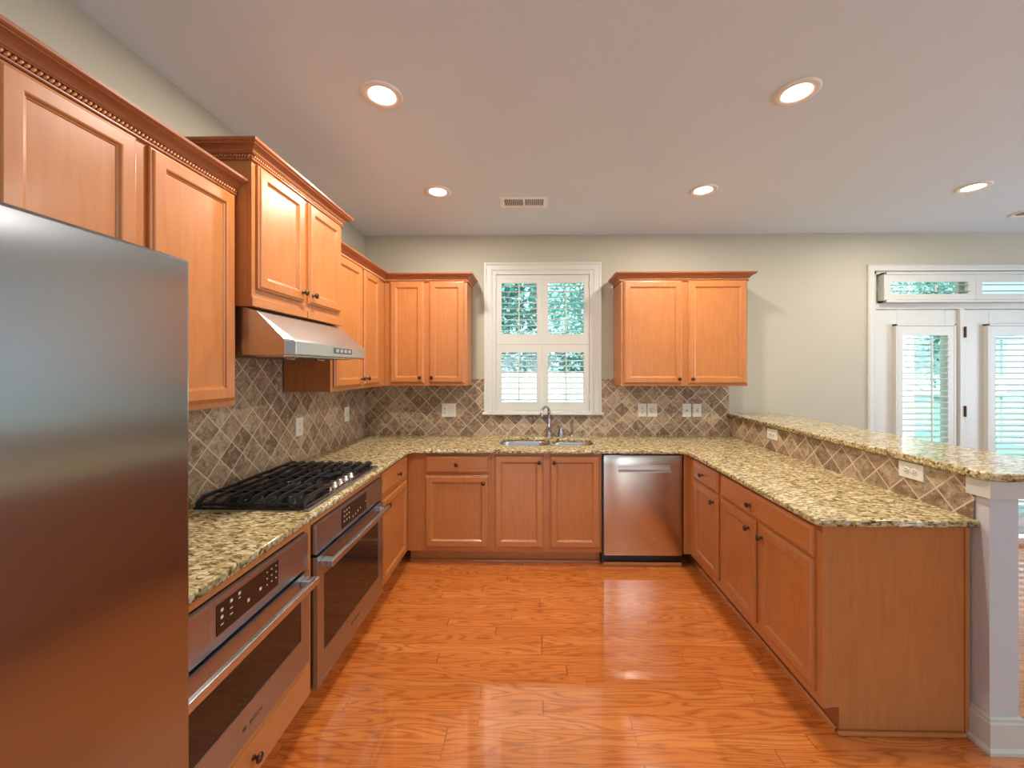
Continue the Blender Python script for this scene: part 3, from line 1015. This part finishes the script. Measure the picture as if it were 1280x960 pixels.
# ------------------------------------------------------------------ refrigerator
FXF, FY1 = -0.742, 0.832
fg = thing('refrigerator', 'large brushed stainless steel refrigerator with plain flat door', 'refrigerator', (XL, FY1 - 0.915, 0), RL)
FW, FD = 0.915, FXF - XL
MB().box(0.004, -FD + 0.075, 0.03, FW - 0.004, -0.02, 1.765).build('body', M['black'], fg, bev=0.004)
MB().box(0.02, -FD + 0.10, 0, FW - 0.02, -0.05, 0.03).build('plinth', M['black'], fg)
for (a, b, hx) in ((0.003, 0.405, 0.375), (0.411, FW, 0.441)):
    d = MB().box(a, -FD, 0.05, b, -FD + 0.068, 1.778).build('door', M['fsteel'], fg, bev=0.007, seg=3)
    hm = MB().tube([(hx, -FD, 0.55), (hx, -FD - 0.05, 0.56), (hx, -FD - 0.055, 0.60), (hx, -FD - 0.055, 1.50), (hx, -FD - 0.05, 1.54), (hx, -FD, 1.55)], 0.011, 10)
    if hx > 0.4:
        pass
    hm.build('handle', M['steelv'], d)


# ------------------------------------------------------------------ ovens
def oven(label, Y0, Y1, zc0, zc1, zd0, zd1, glass, disp, hz, marks, logo_y, logo_z):
    t = thing('wall_oven', label, 'oven', (XL, Y0, 0), RL, 'built-in steel ovens')
    W = Y1 - Y0
    yf = -0.605
    MB().box(0.02, -0.584, zd0 + 0.01, W - 0.02, -0.06, zc1 - 0.012).build('body', M['black'], t)
    cp = MB().box(0, yf - 0.020, zc0, W, -0.584, zc1).build('control_panel', M['osteel'], t, bev=0.003)
    g = MB().box(disp[0] - Y0, yf - 0.0215, disp[2], disp[1] - Y0, yf - 0.019, disp[3])
    dp = g.build('display', M['bglass'], cp)
    mk = MB()
    x0, x1, z0, z1 = disp[0] - Y0, disp[1] - Y0, disp[2], disp[3]
    for (u, v, w, h) in marks:
        x = x0 + u * (x1 - x0)
        z = z0 + v * (z1 - z0)
        mk.box(x - w * 0.4, yf - 0.0221, z - h * 0.4, x + w * 0.4, yf - 0.0214, z + h * 0.4)
    mk.build('key_lettering', M['mark'], dp)
    for x in (x0 - 0.024, x1 + 0.004):
        fr_ = MB()
        for k in range(4):
            zz = z0 + (z1 - z0) * k / 4
            fr_.box(x, yf - 0.0204, zz + 0.002, x + 0.020, yf - 0.0199, zz + (z1 - z0) / 4 - 0.002)
        fr_.build('touch_keys', M['osteel'], cp, bev=0.0002)
    # door: frame ring with window
    dr_ = MB()
    gx0, gx1, gz0, gz1 = glass[0] - Y0, glass[1] - Y0, glass[2], glass[3]
    yb_ = -0.584
    y0_ = yf - 0.024
    dr_.box(0, y0_, zd0, gx0, yb_, zd1).box(gx1, y0_, zd0, W, yb_, zd1).box(gx0, y0_, zd0, gx1, yb_, gz0).box(gx0, y0_, gz1, gx1, yb_, zd1)
    do = dr_.build('oven_door', M['osteel'], t)
    MB().box(gx0, y0_ + 0.002, gz0, gx1, yb_, gz1).build('window', M['bglass'], do)
    hd = MB()
    hx0, hx1 = 0.022, W - 0.022
    yh = y0_ - 0.052
    hd.box(hx0, y0_, hz - 0.014, hx0 + 0.045, yh + 0.012, hz + 0.014).box(hx1 - 0.045, y0_, hz - 0.014, hx1, yh + 0.012, hz + 0.014)
    hd.box(hx0, yh - 0.006, hz - 0.015, hx1, yh + 0.013, hz + 0.015)
    hd.build('handle', M['steel'], do, bev=0.004, seg=3)
    text_mesh('logo', 'BOSCH', 0.019, M['logo'], do, (logo_y - Y0, y0_ - 0.0004, logo_z), (PI / 2, 0, 0))
    em = MB()
    R = 0.008
    cx_, cz_ = logo_y - Y0 - 0.055, logo_z + 0.0065
    ring = []
    for i in range(24):
        a = 2 * PI * i / 24
        ring.append((math.cos(a), math.sin(a)))
    em.loops([[(cx_ + r_ * c_, y0_ - d_, cz_ + r_ * s_) for c_, s_ in ring] for r_, d_ in ((R, 0), (R, 0.0006), (R * 0.8, 0.0006), (R * 0.8, 0))], False, False)
    em.box(cx_ - 0.0045, y0_ - 0.0006, cz_ - 0.004, cx_ - 0.0025, y0_, cz_ + 0.004).box(cx_ + 0.0025, y0_ - 0.0006, cz_ - 0.004, cx_ + 0.0045, y0_, cz_ + 0.004).box(cx_ - 0.0035, y0_ - 0.0006, cz_ - 0.0012, cx_ + 0.0035, y0_, cz_ + 0.0012)
    em.build('emblem', M['logo'], do)
    return t


mk1 = [(0.07, .75, .012, .012), (0.07, .52, .012, .012), (0.07, .28, .014, .004), (0.20, .82, .012, .012), (0.20, .58, .014, .004), (0.20, .38, .014, .004), (0.32, .86, .012, .012), (0.32, .70, .010, .004), (0.46, .36, .012, .014), (0.66, .42, .014, .012)]
for i in range(3):
    for j in range(3):
        mk1.append((0.78 + 0.085 * i, 0.84 - 0.24 * j, .006, .006))
oven('compact built-in steel oven above the wood drawer, beside the refrigerator', 0.888, 1.646, 0.694, 0.842, 0.292, 0.684, (0.955, 1.588, 0.415, 0.598), (1.160, 1.448, 0.728, 0.822), 0.652, mk1, 1.325, 0.340)
mk2 = []
for i in range(3):
    for j in range(3):
        mk2.append((0.09 + 0.09 * i, 0.82 - 0.25 * j, .010, .010))
mk2 += [(0.42, .22, .008, .016), (0.52, .24, .008, .012), (0.62, .30, .010, .014), (0.72, .36, .008, .012), (0.95, .5, .006, .008)]
oven('full-size built-in steel oven with large dark window under the cooktop', 1.709, 2.467, 0.712, 0.846, 0.116, 0.702, (1.765, 2.400, 0.250, 0.600), (1.938, 2.232, 0.732, 0.832), 0.664, mk2, 2.10, 0.185)

# ------------------------------------------------------------------ dishwasher
dw = thing('dishwasher', 'brushed stainless steel dishwasher with recessed pocket handle', 'dishwasher', (0.553, D, 0))
W = 0.622
MB().box(0.012, -0.575, 0.03, W - 0.012, -0.03, 0.878).build('body', M['black'], dw)
MB().box(0.0, -0.602, 0.0, W, -0.582, 0.026).build('shoe_molding', M['woodh'], dw, bev=0.005)
kk = MB().box(0.0, -0.580, 0.0, W, -0.560, 0.090)
kk.build('toe_panel', M['black'], dw)
fd = MB()
x0, x1, z0, z1 = 0.012, W - 0.006, 0.094, 0.870
hx0, hx1, hz0, hz1 = 0.123, 0.528, 0.745, 0.792
yF, yB = -0.632, -0.580
NZ = 14
# curved front: slightly bowed in width
def fy(x):
    u = (x - x0) / (x1 - x0) * 2 - 1
    return yF + 0.006 * u ** 4
xs = [x0 + (x1 - x0) * i / 24 for i in range(25)]
xs = sorted(set([round(a, 4) for a in xs] + [hx0, hx1]))
zs = sorted(set([z0, z0 + 0.01, hz0, hz1, z1 - 0.012, z1]))
vs, ix = [], {}
for a in xs:
    for b in zs:
        ix[(a, b)] = len(vs)
        edge = 0.006 if b in (z0, z1) else 0
        vs.append((a, fy(a) + edge, b))
fs = []
for i in range(len(xs) - 1):
    for j in range(len(zs) - 1):
        if xs[i] >= hx0 - 1e-6 and xs[i + 1] <= hx1 + 1e-6 and zs[j] == hz0:
            continue
        fs.append((ix[(xs[i], zs[j])], ix[(xs[i + 1], zs[j])], ix[(xs[i + 1], zs[j + 1])], ix[(xs[i], zs[j + 1])]))
fd.add(vs, fs, 0, True)
fd.box(x0, yF + 0.006, z0, x0 + 0.004, yB, z1).box(x1 - 0.004, yF + 0.006, z0, x1, yB, z1).box(x0, yF + 0.006, z1 - 0.004, x1, yB, z1).box(x0, yF + 0.006, z0, x1, yB, z0 + 0.004)
dd = fd.build('door', M['steelv'], dw)
hp = MB()
hp.loops([rect_loop(hx0, hx1, hz0, hz1, 0, yF + 0.001), rect_loop(hx0, hx1, hz0, hz1, 0.004, yF + 0.022), rect_loop(hx0, hx1, hz0, hz1, 0.010, yF + 0.030)], False, True)
hp.box(hx0 - 0.004, yF - 0.004, hz0 - 0.006, hx1 + 0.004, yF + 0.003, hz0).box(hx0 - 0.004, yF - 0.003, hz1, hx1 + 0.004, yF + 0.003, hz1 + 0.004)
hp.build('pocket_handle', M['psteel'], dd)
ga = MB().box(-0.002, -0.628, 0.03, 0.009, -0.58, 0.882).box(-0.002, -0.620, 0.873, W, -0.58, 0.882)
ga.build('gasket', M['black'], dw)

# ------------------------------------------------------------------ cooktop
ck = thing('cooktop', 'black five-burner gas cooktop with cast iron grates and front knobs', 'cooktop', (XL, 1.680, 0.9152), RL)
CWD, cy0, cy1 = 0.765, -0.605, -0.075     # local: x along the wall, -y to the front
MB().box(0, cy0, 0, CWD, cy1, 0.006).build('steel_rim', M['steel'], ck, bev=0.002)
MB().loops([rrect_l for rrect_l in [[(px, py, z) for px, py in rrect(0.006 + i, cy0 + 0.018 + i, CWD - 0.006 - i, cy1 - 0.006 - i, 0.012, 4)] for i, z in ((0, 0.0062), (0, 0.012), (0.006, 0.016), (0.03, 0.012))]]).build('burner_tray', M['enamel'], ck)
burn = [(0.13, -0.205, 0.040), (0.13, -0.445, 0.034), (0.3825, -0.245, 0.055), (0.635, -0.205, 0.034), (0.635, -0.445, 0.040)]
for bx, by, br in burn:
    MB().lathe([(br * 1.25, 0.0), (br * 1.25, 0.006), (br, 0.008), (br, 0.017), (br * 0.92, 0.020), (br * 0.3, 0.021), (0, 0.021)], (bx, by, 0.012), n=22).build('burner', M['iron'], ck)


def grate(x0, x1, yfr, ybk, nbar, curved=0, e0=0.038, e1=0.038):
    m = MB()
    zt, h, w = 0.052, 0.012, 0.010
    if curved:
        pts = [(x0, yfr), ((x0 * 3 + x1) / 4, yfr + 0.03), ((x0 + x1) / 2, yfr + 0.040), ((x0 + x1 * 3) / 4, yfr + 0.03), (x1, yfr)]
        for a, b in zip(pts[:-1], pts[1:]):
            m.prism([(a[0], a[1] - w / 2), (b[0], b[1] - w / 2), (b[0], b[1] + w / 2), (a[0], a[1] + w / 2)], 0.034, 0.046, 'xy')
    sl = 0.034

    def finger(y, hw):
        m.prism([(x0 - 0.006, e0 - 0.018), (x0 + 0.006, e0 - 0.018), (x0 + sl, zt - h), (x1 - sl, zt - h), (x1 - 0.006, e1 - 0.018), (x1 + 0.006, e1 - 0.018), (x1 + 0.004, e1), (x1 - sl, zt + 0.003), (x0 + sl, zt + 0.003), (x0 - 0.004, e0)], y - hw, y + hw, 'xz')
    if not curved:
        finger(yfr, 0.006)
    finger(ybk, 0.006)
    # low side rails, cross bar, and the fingers that arch over them
    m.box(x0 - 0.004, yfr, 0.018, x0 + 0.006, ybk, 0.030).box(x1 - 0.006, yfr, 0.018, x1 + 0.004, ybk, 0.030)
    xm = (x0 + x1) / 2
    m.box(xm - w / 2, yfr, zt - h, xm + w / 2, ybk, zt - 0.001)
    n = nbar
    for k in range(n):
        finger(yfr + (ybk - yfr) * (k + 1) / (n + 1), 0.0048)
    for (x, y) in ((x0 + 0.006, yfr + 0.006), (x1 - 0.006, yfr + 0.006), (x0 + 0.006, ybk - 0.006), (x1 - 0.006, ybk - 0.006)):
        m.lathe([(0.008, 0.012), (0.006, 0.020)], (x, y, 0.0), n=8)
    return m.build('grate', M['iron'], ck, bev=0.0015)


grate(0.022, 0.250, -0.570, -0.095, 7, 0, 0.034, 0.052)
grate(0.264, 0.501, -0.500, -0.095, 5, 1, 0.052, 0.052)
grate(0.515, 0.743, -0.570, -0.095, 7, 0, 0.052, 0.040)
MB().prism([(cy0 - 0.003, 0.0), (cy0 + 0.0015, 0.0130), (cy0 + 0.019, 0.0130), (cy0 + 0.019, 0.0)], 0.0, CWD, 'yz').build('front_trim', M['chrome'], ck)
KN = [(0.021, 0), (0.021, 0.004), (0.017, 0.006), (0.0165, 0.022), (0.014, 0.026), (0.0, 0.027)]
for k in range(5):
    kx = 0.262 + 0.0605 * k
    o = MB().lathe(KN, (kx, -0.552, 0.012), n=18).box(kx - 0.004, -0.552 - 0.016, 0.036, kx + 0.004, -0.552 + 0.016, 0.044).build('control_knob', M['knobm'], ck)

# ------------------------------------------------------------------ range hood
HY0, HY1 = 1.665, 2.428
hd = thing('range_hood', 'stainless steel slanted range hood mounted under the raised maple cabinet', 'range hood', (XL, HY0, 1.603), RL)
W = HY1 - HY0
pr = [(-0.012, 0), (-0.515, 0), (-0.522, 0.006), (-0.522, 0.062), (-0.508, 0.076), (-0.385, 0.190), (-0.345, 0.206), (-0.012, 0.206)]
def hl(z, yf_, ch):
    return [(0, -0.012, z), (0, yf_ + ch, z), (ch, yf_, z), (W - ch, yf_, z), (W, yf_ + ch, z), (W, -0.012, z)]
MB().loops([hl(0, -0.536, 0.030), hl(0.004, -0.542, 0.031), hl(0.060, -0.542, 0.031), hl(0.070, -0.533, 0.027), hl(0.190, -0.388, 0.001), hl(0.206, -0.345, 0.001)]).build('shell', M['panelfil'], hd, bev=0.0015)
un = MB()
un.box(0.03, -0.49, -0.004, W - 0.03, -0.05, -0.0005)
for k in range(14):
    xx = 0.06 + (W - 0.12) * k / 13
    un.box(xx - 0.004, -0.47, -0.007, xx + 0.004, -0.07, -0.004)
un.build('filter', M['steel'], hd)
for xx in (0.14, 0.40):
    cl = MB().tube([(xx - 0.03, -0.45, -0.003), (xx - 0.025, -0.45, -0.016), (xx + 0.025, -0.45, -0.016), (xx + 0.03, -0.45, -0.003)], 0.003, 6)
    cl.build('filter_clip', M['hint'], hd)
sw = MB().box(0.36, -0.5445, 0.020, 0.56, -0.5415, 0.050)
so = sw.build('switch_panel', M['bezel'], hd, bev=0.001)
b = MB()
for k in range(4):
    b.box(0.375 + 0.045 * k, -0.547, 0.026, 0.405 + 0.045 * k, -0.5444, 0.044)
b.build('switch', M['hint'], so, bev=0.001)


# ------------------------------------------------------------------ outlets and switches
def outlet(name, label, cat, loc, rot, kind='duplex', w=0.078, h=0.122, group=None, roll=False):
    t = thing(name, label, cat, loc, rot, group)
    if roll:
        w, h = h, w
    prof = [(0, 0), (0, 0.004), (0.003, 0.006)]
    pl = MB().loops([rect_loop(-w / 2, w / 2, -h / 2, h / 2, i, -d) for i, d in prof]).build('cover_plate', M['plastic'], t)

    def sock(cx, cz):
        s_ = MB()
        s_.lathe([(0.0165, 0.0058), (0.0165, 0.0078), (0.015, 0.0084), (0, 0.0084)], (cx, 0, cz), '-y', 18)
        so_ = s_.build('socket', M['plastic'], t)
        q = MB()
        if roll:
            q.box(cx - 0.005, -0.0088, cz + 0.004, cx + 0.005, -0.0080, cz + 0.007).box(cx - 0.005, -0.0088, cz - 0.007, cx + 0.005, -0.0080, cz - 0.004)
            q.lathe([(0.003, 0.008), (0.003, 0.0088)], (cx + 0.010, 0, cz), '-y', 10)
        else:
            q.box(cx - 0.007, -0.0088, cz - 0.003, cx - 0.004, -0.0080, cz + 0.007).box(cx + 0.004, -0.0088, cz - 0.003, cx + 0.007, -0.0080, cz + 0.007)
            q.lathe([(0.003, 0.008), (0.003, 0.0088)], (cx, 0, cz - 0.010), '-y', 10)
        q.build('slots', M['slot'], so_)

    def toggle(cx, cz):
        s_ = MB().box(cx - 0.005, -0.012, cz - 0.010, cx + 0.005, -0.0058, cz + 0.012)
        s_.build('toggle', M['plastic'], t, bev=0.0015)
        for zz in (0.03, -0.03):
            MB().lathe([(0.0025, 0.0058), (0.0025, 0.0066)], (cx, 0, cz + zz), '-y', 8).build('screw', M['slot'], t)
    if kind == 'duplex':
        if roll:
            sock(-0.02, 0)
            sock(0.02, 0)
        else:
            sock(0, 0.02)
            sock(0, -0.02)
    elif kind == 'combo':
        sock(-0.03, 0.02)
        sock(-0.03, -0.02)
        toggle(0.03, 0)
    elif kind == 'switch':
        toggle(0, 0)
    elif kind == 'dial':
        MB().lathe([(0.016, 0.0058), (0.015, 0.016), (0.012, 0.018), (0, 0.018)], (0, 0, 0), '-y', 20).build('dimmer_knob', M['plastic'], t)
        MB().lathe([(0.019, 0.0058), (0.019, 0.0064), (0.017, 0.0064)], (0, 0, 0), '-y', 20).build('dial_ring', M['slot'], t)
    elif kind == 'jack':
        MB().box(-0.006, -0.0075, -0.007, 0.006, -0.0058, 0.005).build('jack', M['slot'], t)
        for zz in (0.042, -0.042):
            MB().lathe([(0.0025, 0.0058), (0.0025, 0.0066)], (0, 0, zz), '-y', 8).build('screw', M['slot'], t)
    elif kind == 'gfci':
        MB().box(-0.017, -0.008, -0.033, 0.017, -0.0058, 0.033).build('outlet_face', M['plastic'], t, bev=0.001)
        q = MB()
        for zz in (0.018, -0.018):
            q.box(-0.007, -0.0086, zz - 0.004, -0.004, -0.0079, zz + 0.005).box(0.004, -0.0086, zz - 0.004, 0.007, -0.0079, zz + 0.005)
        q.box(-0.008, -0.0088, 0.001, 0.008, -0.0079, 0.005).box(-0.008, -0.0088, -0.006, 0.008, -0.0079, -0.002)
        q.build('slots', M['slot'], t)
    return t


GO = 'white wall plates on the tiles'
YT = D - TT - 0.0002
outlet('wall_outlet', 'white wall plate on the cooktop wall tiles, nearer the cooktop', 'outlet', (XL + TT + 0.0002, 2.598, 1.150), RL, 'duplex', group=GO)
outlet('wall_outlet', 'white wall plate on the cooktop wall tiles, nearer the room corner', 'outlet', (XL + TT + 0.0002, 3.275, 1.155), RL, 'gfci', group=GO)
outlet('outlet_switch_plate', 'wide square white plate on the back wall tiles left of the window', 'outlet', (-0.777, YT, 1.152), 0, 'combo', w=0.130, h=0.126, group=GO)
outlet('wall_outlet', 'white outlet plate first to the right of the window', 'outlet', (1.035, YT, 1.157), 0, 'duplex', group=GO)
outlet('dimmer_switch', 'white plate with a round dimmer knob under the right wall cabinet', 'switch', (1.128, YT, 1.157), 0, 'dial', w=0.090, group=GO)
outlet('phone_jack_plate', 'white plate with one small dark jack under the right wall cabinet', 'jack plate', (1.447, YT, 1.155), 0, 'jack', group=GO)
outlet('wall_outlet', 'white outlet plate nearest the raised bar on the back wall', 'outlet', (1.543, YT, 1.155), 0, 'gfci', group=GO)
XT = KX0 - TT - 0.0002
outlet('bar_outlet', 'sideways white outlet on the bar tile strip, deep in the kitchen near the back wall', 'outlet', (XT, 2.994, 1.042), RR, 'duplex', group=GO, roll=True)
outlet('bar_outlet', 'sideways white outlet on the bar tile strip, close to the white half wall end', 'outlet', (XT, 1.911, 1.048), RR, 'duplex', group=GO, roll=True)


# ------------------------------------------------------------------ ceiling fixtures
def downlight(x, y, label, on=True, r=0.092):
    t = thing('recessed_light', label, 'ceiling light', (x, y, ZC), 0, 'recessed ceiling lights')
    MB().lathe([(r, 0.0), (r, -0.004), (r - 0.006, -0.008), (r * 0.70, -0.007), (r * 0.62, -0.002), (r * 0.62, 0.0)], n=32, cap0=False, cap1=False).build('trim_ring', M['lring'], t)
    MB().lathe([(r * 0.64, -0.0015), (r * 0.4, -0.0035), (0, -0.004)], n=28, cap0=False).build('lens', M['lens'] if on else M['lensoff'], t)
    if on:
        lamp('lamp', 'AREA', (0, 0, -0.012), LAMP_W, LAMP_C, (0, 0, 0), r * 1.2, parent=t)
    return t


downlight(-0.684, 1.770, 'lit recessed light nearest the camera on the cooktop side of the ceiling')
downlight(1.208, 1.785, 'lit recessed light nearest the camera on the bar side of the ceiling')
downlight(-0.662, 2.742, 'small lit recessed light left of the ceiling vent near the back wall')
downlight(1.210, 2.750, 'small lit recessed light above the right wall cabinet')
downlight(3.060, 2.740, 'lit recessed light over the patio door side beyond the bar')
downlight(3.99, 3.20, 'unlit recessed fixture at the edge of the ceiling by the patio door', False)

vt = thing('ceiling_vent', 'white rectangular air vent grille in the ceiling near the window', 'vent', (-0.055, 2.922, ZC))
vm = MB()
hw_, hh_ = 0.181, 0.088
vm.box(-hw_, -hh_, -0.008, -0.145, hh_, 0).box(0.145, -hh_, -0.008, hw_, hh_, 0).box(-0.145, -hh_, -0.008, 0.145, -0.058, 0).box(-0.145, 0.058, -0.008, 0.145, hh_, 0).box(-0.010, -0.058, -0.008, 0.010, 0.058, 0)
vm.build('frame', M['vwhite'], vt, bev=0.002)
MB().box(-0.146, -0.06, -0.0015, 0.146, 0.06, -0.0003).build('duct_shade_sheet', M['dark'], vt)  # flat dark sheet, painted as the shade inside the duct
vs_ = MB()
for sx in (-1, 1):
    for k in range(13):
        x = sx * (0.018 + 0.0098 * k)
        vs_.prism([(x - 0.0012 - sx * 0.001, -0.008), (x + 0.0012 - sx * 0.001, -0.008), (x + 0.0012 + sx * 0.002, -0.002), (x - 0.0012 + sx * 0.002, -0.002)], -0.058, 0.058, 'xz')
vs_.build('vanes', M['vwhite'], vt)

# ------------------------------------------------------------------ outside
struct('ground', MB().box(-30, D + WT, -0.5, 40, 60, -0.35), M['lawn'])
struct('patio_ground', MB().box(-6, D + WT, -0.35, 12, 5.4, -0.12), M['patio'])


def tree(x, y, h, rw, label, seed, mat='leaf', base=-0.35, n=5200):
    rng = random.Random(seed)
    t = thing('garden_tree', label, 'tree', (x, y, base), 0, 'garden trees')
    MB().tube([(0, 0, 0), (0.05, 0.02, h * 0.3), (0, 0.05, h * 0.6)], [0.16, 0.12, 0.06], 8).build('trunk', M['bark'], t)
    m = MB()
    blobs = [(rng.uniform(-rw, rw) * 0.6, rng.uniform(-rw, rw) * 0.5, h * rng.uniform(0.28, 0.9), rw * rng.uniform(0.35, 0.6)) for _ in range(16)]
    for k in range(n):
        bx, by, bz, br = rng.choice(blobs)
        d = Vector((rng.gauss(0, 1), rng.gauss(0, 1), rng.gauss(0, 0.8))).normalized() * br * rng.uniform(0.6, 1.0)
        p = Vector((bx, by, bz)) + d
        a = Vector((rng.gauss(0, 1), rng.gauss(0, 1), rng.gauss(0, 1))).normalized()
        b_ = a.cross(Vector((rng.gauss(0, 1), rng.gauss(0, 1), rng.gauss(0, 1)))).normalized()
        s_ = rng.uniform(0.10, 0.2)
        m.add([p - a * s_, p + b_ * s_ * 0.5, p + a * s_, p - b_ * s_ * 0.5], [(0, 1, 2, 3)])
    m.build('foliage', M[mat], t)


tree(-1.6, 16.5, 8.5, 2.5, 'leafy pale tree seen through the left half of the kitchen window', 1)
tree(3.0, 22.5, 10.5, 3.2, 'leafy pale tree seen through the right half of the kitchen window', 2, 'leaf2')
tree(17.2, 24.0, 7.0, 2.6, 'distant tree seen through the sidelight shutters of the patio door', 4, 'leaf2')
tree(23.5, 25.0, 8.0, 3.0, 'distant tree seen through the hinged leaf shutters of the patio door', 5)
hd_ = MB()
rng = random.Random(9)
for k in range(9000):
    p = Vector((rng.uniform(-5, 6), rng.uniform(13.2, 13.9), rng.uniform(1.2, 2.9) if rng.random() < .75 else rng.uniform(-0.35, 3.2)))
    a = Vector((rng.gauss(0, 1), rng.gauss(0, 1), rng.gauss(0, 1))).normalized()
    b_ = a.cross(Vector((rng.gauss(0, 1), rng.gauss(0, 1), rng.gauss(0, 1)))).normalized()
    s_ = rng.uniform(0.06, 0.13)
    hd_.add([p - a * s_, p + b_ * s_ * 0.5, p + a * s_, p - b_ * s_ * 0.5], [(0, 1, 2, 3)])
tag(hd_.build('hedge', M['leaf']), 'pale green leafy hedge rising behind the white fence outside the kitchen window', 'hedge')
fn = thing('garden_fence', 'white board fence below the hedge outside the kitchen window', 'fence', (0.3, 12.6, -0.35))
pm = MB()
for k in range(60):
    x = -6 + 0.2 * k
    pm.box(x, 0, 0.05, x + 0.185, 0.02, 1.75)
pm.build('boards', M['fence'], fn)
MB().box(-6, 0.02, 0.3, 6, 0.06, 0.4).box(-6, 0.02, 1.4, 6, 0.06, 1.5).build('rail', M['fence'], fn)
pp = thing('porch_post', 'white square porch post outside the patio door sidelight', 'post', (6.25, 6.6, -0.35))
MB().box(-0.08, -0.08, 0, 0.08, 0.08, 3.13).build('shaft', M['fence'], pp, bev=0.004)
MB().box(-0.11, -0.11, 0, 0.11, 0.11, 0.2).build('plinth', M['fence'], pp, bev=0.006)
nh = thing('neighbor_house', 'pale neighbouring house with grey roof beyond the patio door', 'house', (30, 34, -0.35))
MB().box(-6, -4, 0, 6, 4, 4).build('wall', M['siding'], nh)
MB().prism([(-6.6, 4), (6.6, 4), (0, 7)], -4.6, 4.6, 'xz').build('roof', M['shingle'], nh)
